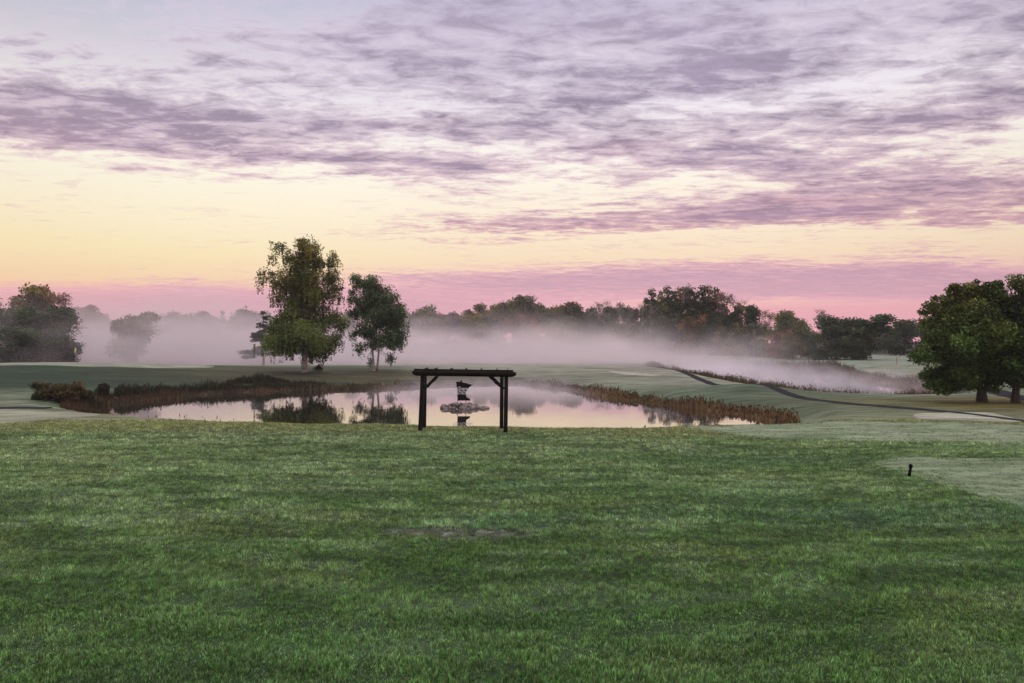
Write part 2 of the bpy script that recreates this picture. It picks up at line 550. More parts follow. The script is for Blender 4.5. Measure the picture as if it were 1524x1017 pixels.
def make_ground():
    ys = axis([(-30, 2, 4), (2, 10, 0.25), (10, 13.5, 0.1), (13.5, 60, 0.3), (60, 150, 0.8), (150, 320, 4), (320, 760, 20)])
    xh = axis([(0, 26, 0.35), (26, 60, 0.8), (60, 160, 3), (160, 620, 20)])
    xs = np.concatenate([-xh[:0:-1], xh])
    xs = np.sort(np.concatenate([xs, np.arange(-2.4, 0.8, 0.09)]))
    X, Y = np.meshgrid(xs, ys)
    x = X.ravel(); y = Y.ravel()
    z = terr(x, y)
    V = np.stack([x, y, z], 1)
    nx, ny = len(xs), len(ys)
    i = np.arange(ny - 1)[:, None]; j = np.arange(nx - 1)[None, :]
    a = i * nx + j
    Q = np.stack([a, a + 1, a + nx + 1, a + nx], -1).reshape(-1, 4)
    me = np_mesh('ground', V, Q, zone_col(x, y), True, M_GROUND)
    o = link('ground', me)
    tag(o, 'dewy green golf course ground rolling from the lawn to the far wood', 'ground', kind='structure')


make_ground()


# ------------------------------------------------------------------ draped sheets
def fan_sheet(name, poly, off, colfn, mat, rings=14, label='', cat='', skirt=0.08):
    n = len(poly); c = poly.mean(0)
    V = []
    for k in range(rings):
        t = 1 - k / rings
        p = c + (poly - c) * t
        V.append(p)
    xy = np.concatenate(V + [c[None]])
    z = terr(xy[:, 0], xy[:, 1]) + off
    V3 = np.column_stack([xy, z])
    Q = []; T = []
    for k in range(rings - 1):
        a = np.arange(n); b = (a + 1) % n
        Q.append(np.stack([k * n + a, k * n + b, (k + 1) * n + b, (k + 1) * n + a], 1))
    last = len(xy) - 1
    a = np.arange(n); b = (a + 1) % n
    T = np.stack([(rings - 1) * n + a, (rings - 1) * n + b, np.full(n, last)], 1)
    sk = V3[:n].copy(); sk[:, 2] -= skirt
    sk[:, :2] = c + (sk[:, :2] - c) * 1.004
    V3 = np.concatenate([V3, sk]); s0 = last + 1
    Q.append(np.stack([s0 + a, s0 + b, b, a], 1))
    cols = colfn(V3[:, 0], V3[:, 1])
    me = np_mesh(name, V3, [np.concatenate(Q), T], cols, True, mat)
    o = link(name, me)
    tag(o, label, cat, kind='structure')
    return o


def frostcol(base, amt=0.35, seed=300, green=(0.12, 0.165, 0.085)):
    b = np.array(base); g = np.array(green)

    def f(x, y):
        n = fbm(x / 2.4, y / 0.7, seed, 4)[:, None]; n2 = fbm(x / 1.1, y / 0.35, seed + 9, 3)[:, None]
        c = b * (0.86 + 0.28 * n2)
        return c + (g - c) * sstep(0.50, 0.72, n) * amt * 1.7
    return f


fan_sheet('tee_box', TEE_R, 0.012, frostcol((0.18, 0.225, 0.125), 0.6, 310), M_FROST, label='rounded pale frosted tee box around the short black marker post', cat='tee box')
fan_sheet('tee_box', TEE_BIG, 0.014, frostcol((0.205, 0.245, 0.145), 0.6, 320), M_FROST, label='long pale frosted tee box at the right end of the near pond', cat='tee box')
fan_sheet('tee_box', TEE_FAR, 0.05, frostcol((0.31, 0.305, 0.22), 0.15, 330), M_FROST, label='small bright frosted tee box below the cart path by the big trees', cat='tee box')
fan_sheet('tee_box', TEE_L, 0.04, frostcol((0.25, 0.25, 0.165), 0.3, 340), M_FROST, label='pale frosted tee box in front of the thicket at the left edge', cat='tee box')
GREEN_L = smooth_poly([(-74, 88), (-54, 85.5), (-40, 86), (-36, 89), (-41, 93), (-60, 96), (-76, 93)])
fan_sheet('putting_green', GREEN_L, 0.05, frostcol((0.24, 0.245, 0.18), 0.2, 350), M_FROST, label='pale frosted putting green on the mound with the yellow flag', cat='putting green')
GREEN_B = smooth_poly([G(*p) for p in [(905, 553), (945, 555), (985, 559), (960, 560), (920, 557)]])
fan_sheet('putting_green', GREEN_B, 0.05, frostcol((0.30, 0.29, 0.22), 0.05, 360), M_FROST, label='narrow pale frosted green beside the far bend of the cart path', cat='putting green')
FAIR_R = smooth_poly([(47, 104), (60, 112), (84, 120), (96, 150), (100, 190), (78, 185), (68, 150), (56, 128)])
fan_sheet('fairway', FAIR_R, 0.06, frostcol((0.19, 0.215, 0.15), 0.4, 370), M_FROST, label='pale frosted fairway running away beyond the misty pond at right', cat='fairway')


def ribbon(name, pts, w, off, mat, label, cat, ncross=6, crown=0.02):
    L = smooth_line(pts, 12)
    t = np.gradient(L, axis=0); t /= np.linalg.norm(t, axis=1, keepdims=True)
    nrm = np.stack([-t[:, 1], t[:, 0]], 1)
    s = np.linspace(-1, 1, ncross + 1)
    wob = 1 + 0.05 * np.sin(np.arange(len(L)) * 1.7)
    xy = (L[:, None, :] + nrm[:, None, :] * (s[None, :, None] * (w / 2) * wob[:, None, None]))
    x = xy[..., 0].ravel(); y = xy[..., 1].ravel()
    z = terr(x, y) + off + np.tile(crown * (1 - s * s), len(L))
    z = z.reshape(len(L), -1)
    z[:, 0] -= off + 0.06; z[:, -1] -= off + 0.06
    V = np.stack([x, y, z.ravel()], 1); m = ncross + 1
    i = np.arange(len(L) - 1)[:, None]; j = np.arange(ncross)[None, :]
    a = i * m + j
    Q = np.stack([a, a + 1, a + m + 1, a + m], -1).reshape(-1, 4)
    o = link(name, np_mesh(name, V, Q, None, True, mat))
    tag(o, label, cat, kind='structure')
    return o


ribbon('cart_path', [G(1640, 643), G(1560, 633), G(1524, 628), G(1420, 615), G(1300, 604.5), G(1190, 592), (19.8, 63), (19.2, 70), (20.2, 79), (21.6, 90), (22.0, 100), (20.5, 112), (17, 130)],
       1.15, 0.05, M_ASPHALT, 'dark asphalt cart path curving between the two ponds', 'cart path')
ribbon('cart_path', [(33, 40), (34.3, 45), (35.8, 51), (39, 59), (42.3, 67), (45, 74), (47.6, 82), (51, 90), (60, 103), (74, 118), (95, 130)],
       2.2, 0.05, M_ASPHALT, 'grey asphalt cart path passing behind the big trees at right', 'cart path')
ribbon('cart_path', [(-46, 40), (-36, 43.6), (-31, 44.8), (-28, 44.6)], 1.0, 0.04, M_ASPHALT, 'thin dark path ending at the shrubs at the left edge', 'cart path')


def pond(name, poly, label):
    c = poly.mean(0)
    t = np.roll(poly, -1, 0) - np.roll(poly, 1, 0)
    t /= np.linalg.norm(t, axis=1, keepdims=True)
    nrm = np.stack([t[:, 1], -t[:, 0]], 1)
    P = poly + nrm * 0.9
    if sdist(poly, P[:1, 0], P[:1, 1])[0] < 0:
        P = poly - nrm * 0.9
    V = [(p[0], p[1], WZ) for p in P]
    me = bpy.data.meshes.new(name); me.from_pydata(V, [], [list(range(len(V)))]); me.update()
    if me.polygons[0].normal.z < 0:
        me.flip_normals()
    me.materials.append(M_WATER)
    o = link(name, me)
    tag(o, label, 'pond', kind='structure')


pond('water', POND1, 'still pink pond behind the pergola mirroring the birches')
pond('water', POND2, 'misty pond at right beyond the cart path')


# ------------------------------------------------------------------ lawn grass (uncountable)
def make_grass():
    Vs = []; Fq = []; Cs = []; n0 = 0
    tee = [TEE_R, TEE_BIG, TEE_L, TEE_FAR]
    bands = [(3.0, 8.0, 7000, 0.032, 0.0075, 2), (8.0, 12.0, 4400, 0.036, 0.0095, 1), (12, 18, 2200, 0.042, 0.013, 1), (18, 27, 1000, 0.05, 0.018, 1), (27, 38, 460, 0.055, 0.026, 1)]
    for y0, y1, dens, hgt, wid, seg in bands:
        area = 1.46 * 0.5 * (y1 * y1 - y0 * y0) + 9.0 * (y1 - y0)
        n = int(area * dens)
        a0 = (y0 + 6.2) ** 2; a1 = (y1 + 6.2) ** 2
        y = np.sqrt(rng.uniform(a0, a1, n)) - 6.2
        x = rng.uniform(-0.73, 0.73, n) * (y + 6.2)
        keep = np.ones(n, bool); ontee = np.full(n, 9.0)
        for P in tee:
            if y1 > P[:, 1].min():
                sd = sdist(P, x, y)
                ontee = np.minimum(ontee, sd)
        if y1 > 30:
            keep &= sdist(POND1, x, y) > 0.4
        pt = ((x + 0.87) / 1.25) ** 2 + ((y - 11.75) / 0.36) ** 2
        keep &= (pt > 1.0) | (rng.random(n) < 0.75)
        clump = fbm(x / 0.26, y / 0.26, 61, 2) * .6 + fbm(x / 0.09, y / 0.09, 63, 1) * .4
        keep &= rng.random(n) < (0.62 + 0.6 * sstep(0.3, 0.6, clump))
        x = x[keep]; y = y[keep]; pt = pt[keep]; clump = clump[keep]; ontee = ontee[keep]; n = len(x)
        mown = sstep(0.5, -1.1, ontee + (fbm(x / .7, y / .7, 93, 3) - .5) * 1.5)
        z = terr(x, y)
        col = turf_col(x, y) * np.array([2.25, 2.50, 1.95])
        fc = frostcol((0.20, 0.25, 0.14), .6, 310)(x, y)
        col = col + (fc - col) * (mown * .9)[:, None]
        j = rng.random((n, 1))
        ts = 0.0042 * (y0 + y1) / 2
        tb = vnoise(x / ts, y / (ts * 1.6), 97)[:, None]
        col = col * (0.40 + 1.2 * j ** 1.6) * (0.38 + 1.35 * tb ** 1.4)
        dewy = (rng.random(n) < 0.10 + 0.22 * (tb[:, 0] > .62))
        col[dewy] = col[dewy] * 0.4 + np.array([0.24, 0.28, 0.21]) * 0.6
        straw = rng.random(n) < 0.05
        col[straw] = np.array([0.26, 0.22, 0.12])
        pm = pt < 1.1
        col[pm] = (col[pm] * 0.45 + np.array([0.15, 0.16, 0.12]) * 0.55) * np.where(fbm(x[pm] / .16, y[pm] / .07, 78, 2) > .5, 1.25, .45)[:, None]
        h = hgt * (0.5 + 0.7 * rng.random(n)) * (0.45 + 1.15 * sstep(.25, .75, clump))
        h = h * (1 - 0.5 * mown) * (0.65 + 0.7 * fbm(x / 1.15, y / 0.42, 171, 4))
        w = wid * (0.7 + 0.6 * rng.random(n)) * 0.5
        az = rng.uniform(0, 2 * np.pi, n)
        wind = fbm(x / 1.3, y / 1.3, 91, 2) * 6.28 * 1.6
        lean = 0.15 + 0.6 * rng.random(n)
        la = wind + rng.normal(0, 1.6, n)
        dx = np.cos(la) * lean * h; dy = np.sin(la) * lean * h
        wx = np.cos(az) * w; wy = np.sin(az) * w
        b1 = np.stack([x - wx, y - wy, z - 0.004], 1); b2 = np.stack([x + wx, y + wy, z - 0.004], 1)
        tip = np.stack([x + dx, y + dy, z + h], 1)
        if seg == 1:
            V = np.stack([b1, b2, tip], 1).reshape(-1, 3)
            Fq.append(np.arange(n * 3).reshape(-1, 3) + n0); k = 3
        else:
            m1 = np.stack([x - wx * .8 + dx * .28, y - wy * .8 + dy * .28, z + h * .62], 1)
            m2 = np.stack([x + wx * .8 + dx * .28, y + wy * .8 + dy * .28, z + h * .62], 1)
            V = np.stack([b1, b2, m2, m1, tip], 1).reshape(-1, 3)
            bse = (np.arange(n) * 5 + n0)[:, None]
            Fq.append(np.concatenate([bse + np.array([[0, 1, 2]]), bse + np.array([[0, 2, 3]]), bse + np.array([[3, 2, 4]])], 0)); k = 5
        Vs.append(V); Cs.append(np.repeat(col, k, 0)); n0 += len(V)
    me = np_mesh('grass', np.concatenate(Vs), np.concatenate(Fq), np.concatenate(Cs), False, M_BLADE)
    o = link('grass', me)
    tag(o, 'dewy mown lawn grass covering the whole foreground', 'grass', kind='stuff')


make_grass()


# ------------------------------------------------------------------ reeds along the shores (uncountable)
def reeds(name, line, width, dens, h0, h1, palette, label, cat='reeds', leafw=0.02, heads=0.25, lean=0.18, off=0.0, kind='stuff'):
    L = smooth_line(line, 10)
    seg = np.diff(L, axis=0); ln = np.linalg.norm(seg, axis=1); tot = ln.sum(); cum = np.concatenate([[0], np.cumsum(ln)])
    n = int(tot * width * dens)
    s = rng.uniform(0, tot, n)
    k = np.clip(np.searchsorted(cum, s) - 1, 0, len(seg) - 1)
    t = ((s - cum[k]) / ln[k])[:, None]
    p = L[k] + seg[k] * t
    nr = np.stack([-seg[k][:, 1], seg[k][:, 0]], 1) / ln[k][:, None]
    env = 0.6 + 0.8 * fbm(s / 2.5, s * 0 + 3.3, 77, 3)
    p = p + nr * ((rng.random(n) - 0.5) * width * env)[:, None]
    x, y = p[:, 0], p[:, 1]
    keepc = rng.random(n) < sstep(0.25, 0.5, fbm(x / 1.1, y / 1.1, 55, 2)) * 0.85 + 0.15
    x = x[keepc]; y = y[keepc]; s = s[keepc]; n = len(x)
    z = np.maximum(terr(x, y), WZ - 0.15) + off
    endt = np.clip(np.minimum(s, tot - s) / 1.6, 0.25, 1) ** .6
    hv = endt * (h0 + (h1 - h0) * fbm(s / 1.4, s * 0, 66, 3)) * rng.uniform(0.6, 1.15, n)
    pal = np.array(palette)
    ci = np.clip((fbm(x / 2.5, y / 2.5, 88, 2) - 0.25) * 2 + rng.normal(0, 0.22, n), 0, 0.999)
    fidx = ci * (len(pal) - 1); i0 = fidx.astype(int)
    col = pal[i0] + (pal[np.minimum(i0 + 1, len(pal) - 1)] - pal[i0]) * (fidx - i0)[:, None]
    col = col * rng.uniform(0.65, 1.35, (n, 1))
    mb_V = []; mb_F = []; mb_C = []; n0 = 0
    for b in range(3):
        az = rng.uniform(0, 2 * np.pi, n); la = rng.uniform(0, 2 * np.pi, n)
        h = hv * rng.uniform(0.55, 1.0, n) if b else hv
        le = lean * h * rng.uniform(0.2, 1.6, n)
        wx = np.cos(az) * leafw * rng.uniform(.6, 1.4, n); wy = np.sin(az) * leafw
        ox = rng.normal(0, 0.05, n); oy = rng.normal(0, 0.05, n)
        bx, by = x + ox, y + oy
        dx = np.cos(la) * le; dy = np.sin(la) * le
        V = np.stack([np.stack([bx - wx, by - wy, z - .05], 1), np.stack([bx + wx, by + wy, z - .05], 1),
                      np.stack([bx + wx + dx * .35, by + wy + dy * .35, z + h * .6], 1), np.stack([bx - wx + dx * .35, by - wy + dy * .35, z + h * .6], 1),
                      np.stack([bx + dx, by + dy, z + h], 1)], 1).reshape(-1, 3)
        bse = (np.arange(n) * 5 + n0)[:, None]
        mb_F.append(np.concatenate([bse + np.array([[0, 1, 2]]), bse + np.array([[0, 2, 3]]), bse + np.array([[3, 2, 4]])], 0))
        mb_V.append(V); mb_C.append(np.repeat(col * rng.uniform(.8, 1.2, (n, 1)), 5, 0)); n0 += len(V)
        if b == 0 and heads > 0:       # seed heads
            sel = rng.random(n) < heads
            q = np.stack([bx + dx, by + dy, z + h], 1)[sel]; m = len(q)
            hs = rng.uniform(.06, .13, m); ws = rng.uniform(.012, .03, m) + leafw * .5
            for ang in (0, 1.57):
                ux, uy = np.cos(ang) * ws, np.sin(ang) * ws
                VV = np.stack([q + np.stack([0 * hs, 0 * hs, -hs], 1), q + np.stack([ux, uy, 0 * hs], 1), q + np.stack([0 * hs, 0 * hs, hs], 1), q - np.stack([ux, uy, 0 * hs], 1)], 1).reshape(-1, 3)
                bs = (np.arange(m) * 4 + n0)[:, None]
                mb_F.append(np.concatenate([bs + np.array([[0, 1, 2]]), bs + np.array([[0, 2, 3]])], 0))
                mb_V.append(VV); mb_C.append(np.tile(np.array([[0.06, 0.035, 0.022]]), (len(VV), 1))); n0 += len(VV)
    me = np_mesh(name, np.concatenate(mb_V), np.concatenate(mb_F), np.concatenate(mb_C), False, M_REED)
    o = link(name, me)
    tag(o, label, cat, kind=kind)
    return o


RUSTY = [(0.19, 0.105, 0.052), (0.30, 0.19, 0.09), (0.12, 0.10, 0.045), (0.20, 0.105, 0.055)]
OLIVE = [(0.05, 0.055, 0.022), (0.09, 0.075, 0.03), (0.13, 0.085, 0.045)]
reeds('reeds', [(15.3, 40.9), (15.7, 44.0), (14.7, 48.0), (12.7, 51.5), (10.4, 56.5), (8.6, 61), (6.8, 67), (5.0, 72.5)], 1.6, 60, 0.2, .78, RUSTY,
      'rust brown reeds along the right bank of the near pond', leafw=0.022, heads=0.35)
reeds('reeds', [(5.0, 72.5), (3.2, 76.5), (0.8, 79.4)], 1.6, 24, 0.3, .85, [(0.13, 0.09, 0.06), (0.17, 0.12, 0.08)],
      'thin misty reeds at the far end of the near pond', leafw=0.02)
reeds('reeds', [(-9.0, 74.6), (-13, 72.8), (-16.8, 71), (-22.3, 68.2), (-26.9, 63.4)], 1.5, 50, 0.2, .7, [(0.12, 0.080, 0.045), (0.16, 0.11, 0.06), (0.055, 0.048, 0.026)],
      'brown reeds on the far bank below the two birches', leafw=0.024)
reeds('reeds', [(-26.9, 63.4), (-29.4, 57), (-30.2, 51.5), (-27, 46.6), (-24.5, 45.2)], 1.7, 55, 0.25, .8, [(0.095, 0.052, 0.03), (0.11, 0.07, 0.038), (0.05, 0.042, 0.02)],
      'rust brown reeds beside the thicket at the left pond corner', leafw=0.024)
reeds('reeds', [(21.5, 118), (24.0, 104), (24.6, 91), (24.8, 80), (24.9, 72), (26.4, 64.5), (30, 61)], 1.4, 26, 0.3, 1.0, [(0.09, 0.075, 0.03), (0.13, 0.095, 0.045), (0.09, 0.06, 0.03)],
      'olive reeds on the near bank of the misty pond', leafw=0.022)
reeds('reeds', [(30, 60.7), (34.2, 60.9), (37.4, 62.2)], 1.3, 34, 0.25, 0.75, OLIVE, 'low dark weeds at the near tip of the misty pond', leafw=0.03)
reeds('reeds', [(38.4, 65.5), (40.0, 73), (41.2, 80), (43.6, 92), (46.2, 102)], 2.2, 34, 0.35, .9, [(0.19, 0.10, 0.06), (0.22, 0.16, 0.09), (0.12, 0.10, 0.05)],
      'tan and rust reeds on the far bank of the misty pond', leafw=0.026)
reeds('reeds', [(46.2, 102), (50.5, 116), (52.5, 125), (46, 138)], 2.4, 14, 0.5, 1.1, [(0.08, 0.06, 0.035), (0.11, 0.08, 0.04)],
      'dark brush at the head of the misty pond', leafw=0.03)
reeds('weeds', [(-21, 42.6), (-12, 38.6), (-4.4, 36.5), (0, 36.2), (4.3, 36.6), (9.3, 38.3), (13.5, 40.2)], 0.7, 2.2, 0.25, 0.8, [(0.05, 0.06, 0.025), (0.09, 0.06, 0.03)],
      'scattered little weeds sticking up behind the lawn edge by the water', 'weeds', leafw=0.012, heads=0.9)


# ------------------------------------------------------------------ trees
def leaf_quads(P, size, droop, cols):
    n = len(P)
    u = rng.normal(size=(n, 3)); u[:, 2] -= droop
    u /= np.linalg.norm(u, axis=1, keepdims=True)
    w = rng.normal(size=(n, 3)); v = np.cross(u, w); v /= (np.linalg.norm(v, axis=1, keepdims=True) + 1e-9)
    s = size * rng.uniform(0.6, 1.35, (n, 1))
    a = u * s; b = v * s * 0.55
    V = np.stack([P + a, P + b, P - a, P - b], 1).reshape(-1, 3)
    Q = np.arange(n * 4).reshape(-1, 4)
    return V, Q, np.repeat(cols, 4, 0)


def curve_pts(a, b, sag, n=7, jit=0.0):
    t = np.linspace(0, 1, n)[:, None]
    p = a + (b - a) * t
    p[:, 2] += sag * np.sin(np.pi * t[:, 0])
    if jit:
        p[1:-1] += rng.normal(0, jit, (n - 2, 3))
    return p


def build_crown(lobes, n_leaf, leaf, droop=0.0, clump_k=34, sig=0.16, strand=0.0, warm=None, flat=0.75):
    """lobes: (cx, cy, cz, rx, ry, rz). returns leaf points, colours and clump centres"""
    L = np.array(lobes, float)
    vol = (L[:, 3] * L[:, 4] * L[:, 5]) ** 0.62
    w = vol / vol.sum()
    nc = max(12, int(clump_k * min(len(L), 26)))
    li = rng.choice(len(L), nc, p=w)
    d = rng.normal(size=(nc, 3)); d /= np.linalg.norm(d, axis=1, keepdims=True)
    r = rng.random(nc) ** 0.42
    C = L[li, :3] + d * L[li, 3:] * r[:, None]
    cs = (L[li, 3:].mean(1) * sig * rng.uniform(0.6, 1.5, nc) + leaf * 1.2)
    cw = (cs ** 1.3) * rng.uniform(0.5, 1.5, nc); cw /= cw.sum()
    ki = rng.choice(nc, n_leaf, p=cw)
    off = rng.normal(size=(n_leaf, 3)); off /= np.linalg.norm(off, axis=1, keepdims=True)
    off = off * (rng.random((n_leaf, 1)) ** 0.5 * 1.75) * cs[ki][:, None] * np.array([1.15, 1.15, flat])
    if strand > 0:
        tt = rng.random(n_leaf)
        sx = rng.normal(size=(nc, 4, 2)) * cs[:, None, None] * 0.9
        which = rng.integers(0, 4, n_leaf)
        hang = rng.random(n_leaf) < 0.42
        off2 = np.column_stack([sx[ki, which] + rng.normal(0, leaf * 0.55, (n_leaf, 2)), -tt * strand * (0.5 + rng.random(nc))[ki]])
        off = np.where(hang[:, None], off2, off)
    P = C[ki] + off
    var = (0.35 + 1.3 * rng.random(nc) ** 1.4)[ki][:, None] * rng.uniform(0.7, 1.3, (n_leaf, 1))
    cols = np.ones((n_leaf, 3)) * var
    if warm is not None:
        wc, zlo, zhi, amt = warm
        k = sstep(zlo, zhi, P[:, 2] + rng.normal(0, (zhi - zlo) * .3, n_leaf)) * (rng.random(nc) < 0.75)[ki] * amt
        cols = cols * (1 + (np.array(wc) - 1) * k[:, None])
    return P, cols, C, li


def trunk_mesh(base_r, trunk_path, lobes, C, li, twigs=1.0, ns=7, limb_from=0.35, twig_r=0.02):
    mb = MB()
    tp = np.array(trunk_path, float)
    n = len(tp)
    tt = np.linspace(0, 1, n)
    mb.tube(np.concatenate([[tp[0] - [0, 0, 0.25]], tp]), np.concatenate([[base_r * 1.45], base_r * (1.0 - 0.82 * tt ** 0.9) * np.where(tt == 0, 1.25, 1)]), ns + 3)
    L = np.array(lobes)
    ends = []
    for i in range(len(L)):
        c = L[i, :3]
        zt = max(tp[0][2] + limb_from * (tp[-1][2] - tp[0][2]) * 0.8, min(c[2] - 0.45 * math.hypot(c[0] - tp[0][0], c[1] - tp[0][1]) - 0.2 * L[i, 5], tp[-1][2]))
        a = np.array([np.interp(zt, tp[:, 2], tp[:, k]) for k in range(3)]); a[2] = zt
        rr = base_r * (1 - 0.8 * (zt - tp[0][2]) / max(0.1, tp[-1][2] - tp[0][2])) * 0.5
        p = curve_pts(a, c, 0.08 * np.linalg.norm(c - a), 7, 0.02 * np.linalg.norm(c - a))
        mb.tube(p, np.linspace(rr, max(twig_r, rr * .25), 7), 5)
        ends.append((c, max(twig_r, rr * .25)))
    for k in range(int(len(C) * twigs)):
        c, r0 = ends[li[k]]
        p = curve_pts(c, C[k], 0.05 * np.linalg.norm(C[k] - c), 4, 0.03 * np.linalg.norm(C[k] - c))
        mb.tube(p, np.linspace(min(r0, twig_r * 1.6), twig_r * .4, 4), 3, cap=False)
    return mb


def tree_obj(name, loc, lobes, n_leaf, leaf, base_r, trunk_path, bark, color, label, cat='tree', group=None, droop=0.0, strand=0.0, warm=None, clump_k=34, sig=0.16, twigs=1.0, limb_from=0.35, twig_r=0.02, rz=0.0, flat=0.75):
    P, cols, C, li = build_crown(lobes, n_leaf, leaf, droop, clump_k, sig, strand, warm, flat)
    root = empty(name, loc, rz)
    tag(root, label, cat, group)
    trunk_mesh(base_r, trunk_path, lobes, C, li, twigs, limb_from=limb_from, twig_r=twig_r).build('trunk', bark, root, True)
    V, Q, cc = leaf_quads(P, leaf, droop, cols)
    cr = link('crown', np_mesh('crown', V, Q, cc, False, M_LEAF), root)
    cr.color = (*color, 1)
    return root


def px_lobes(zl, zoom, base, dist, seed, depth=0.9, push=0.5, shrink=0.94, spray=2):
    """lobes read off an enlarged view (centre, radii in its pixels, relative to the trunk foot) turned to metres at the tree's distance"""
    r = np.random.default_rng(seed); out = []
    k = dist / F / zoom
    for X, Y, rx, ry in zl:
        rx *= shrink; ry *= shrink
        cx = (X - base[0]) * k; cz = (base[1] - Y) * k
        rx *= k; ry *= k
        yy = r.normal(0, push) * rx
        out.append((cx, yy, cz, rx, rx * depth * r.uniform(.8, 1.2), ry))
        for q in range(spray):       # small outlying sprays that break the outline
            a = r.uniform(-.5, 3.64); f = r.uniform(.84, 1.06); g = r.uniform(.14, .30)
            out.append((cx + math.cos(a) * rx * f, yy + r.normal(0, .4) * rx, cz + math.sin(a) * ry * f, rx * g, rx * g, ry * g))
    return out


def wobble_trunk(h, seed, lean=(0, 0), w=0.02, n=9):
    r = np.random.default_rng(seed)
    t = np.linspace(0, 1, n)
    p = np.stack([lean[0] * t * h + np.cumsum(r.normal(0, w, n)) * h * .3, lean[1] * t * h + np.cumsum(r.normal(0, w, n)) * h * .3, t * h], 1)
    p[0, :2] = 0
    return p


def ground_pt(px, d):
    x = (px - CX) / F * d
    return (x, d, T1(x, d))


# --- the tall weeping birch
D = 85.0
bz = px_lobes([(450, 140, 62, 55), (432, 205, 26, 40), (610, 150, 82, 55), (545, 235, 95, 65), (650, 225, 60, 60), (768, 235, 38, 60), (385, 325, 52, 38), (352, 352, 20, 35), (590, 335, 150, 85),
               (755, 345, 62, 60), (812, 345, 26, 36), (448, 400, 48, 70), (600, 460, 165, 85), (775, 420, 48, 58), (570, 570, 160, 75), (760, 585, 75, 60), (825, 590, 32, 35), (450, 640, 80, 72), (372, 672, 28, 26),
               (600, 680, 180, 85), (480, 735, 72, 48), (640, 755, 100, 52), (735, 690, 66, 60), (560, 110, 40, 25)], 3.912, (600, 880), D, 3, 0.85, 0.35, spray=1)
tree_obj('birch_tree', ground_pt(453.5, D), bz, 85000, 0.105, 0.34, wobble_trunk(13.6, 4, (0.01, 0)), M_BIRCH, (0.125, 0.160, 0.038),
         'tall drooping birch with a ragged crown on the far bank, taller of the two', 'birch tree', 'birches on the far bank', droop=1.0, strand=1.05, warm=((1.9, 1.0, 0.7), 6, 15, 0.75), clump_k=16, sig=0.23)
# --- the smaller birch, two stems
D = 90.0
bz = px_lobes([(905, 335, 34, 42), (985, 345, 52, 45), (890, 385, 30, 30), (895, 440, 44, 26), (1025, 425, 100, 62), (1105, 465, 60, 55), (950, 500, 75, 42), (880, 525, 25, 22), (1065, 545, 110, 62), (1148, 590, 50, 66), (1165, 520, 26, 40),
               (955, 615, 72, 42), (885, 640, 30, 20), (1100, 655, 92, 52), (925, 720, 36, 36), (1000, 680, 62, 45), (1130, 700, 46, 42), (1105, 775, 32, 26), (980, 790, 18, 22)], 3.912, (1003, 855), D, 7, 0.85, 0.4, shrink=1.0, spray=1)
t2 = tree_obj('birch_tree', ground_pt(556.5, D), bz, 42000, 0.10, 0.17, wobble_trunk(9.6, 9, (-0.01, 0)), M_BIRCH, (0.085, 0.130, 0.050),
              'smaller airy birch with twin white stems on the far bank, shorter of the two', 'birch tree', 'birches on the far bank', droop=0.8, strand=0.75, clump_k=13, sig=0.25)
mb = MB(); p = wobble_trunk(7.5, 12, (0.05, 0.02)); p[:, 0] += 0.35; mb.tube(p, np.linspace(.15, .04, len(p)), 8)
mb.build('trunk', M_BIRCH, t2, True)

# --- the big maples at the right edge
D = 49.0
mz = px_lobes([(515, 262, 48, 38), (470, 300, 30, 22), (620, 235, 70, 62), (735, 175, 100, 62), (555, 365, 92, 55), (700, 320, 140, 105), (520, 462, 82, 48), (400, 562, 50, 34), (500, 560, 100, 60), (640, 490, 140, 105),
               (780, 410, 140, 140), (560, 680, 85, 52), (590, 735, 82, 34), (700, 640, 140, 85), (820, 600, 140, 110), (860, 690, 78, 55), (770, 728, 60, 34), (880, 748, 42, 24), (840, 190, 74, 62), (640, 150, 30, 26), (775, 115, 26, 22)], 4.068, (820, 835), D, 21, 0.9, 0.45)
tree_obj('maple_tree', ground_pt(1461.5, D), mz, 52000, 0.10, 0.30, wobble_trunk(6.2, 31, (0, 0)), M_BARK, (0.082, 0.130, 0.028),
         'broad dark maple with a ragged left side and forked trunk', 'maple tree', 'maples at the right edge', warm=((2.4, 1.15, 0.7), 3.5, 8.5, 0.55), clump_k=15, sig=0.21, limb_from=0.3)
D = 48.0
mz = px_lobes([(990, 118, 70, 52), (905, 180, 74, 74), (1070, 145, 84, 74), (960, 300, 130, 130), (1120, 300, 140, 140), (960, 480, 125, 125), (1100, 500, 140, 140), (980, 640, 115, 82), (1100, 650, 130, 75), (1000, 705, 58, 40), (1075, 720, 60, 40), (1190, 420, 130, 150),
               (1210, 600, 120, 90), (1180, 220, 80, 80)], 4.068, (1022, 845), D, 22, 0.9, 0.45)
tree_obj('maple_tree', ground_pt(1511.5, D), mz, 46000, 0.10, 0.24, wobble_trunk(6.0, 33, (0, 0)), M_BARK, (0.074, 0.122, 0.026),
         'dark maple cut off by the right edge of the photo', 'maple tree', 'maples at the right edge', warm=((2.0, 1.1, 0.7), 4.5, 9, 0.4), clump_k=15, sig=0.21, limb_from=0.3)

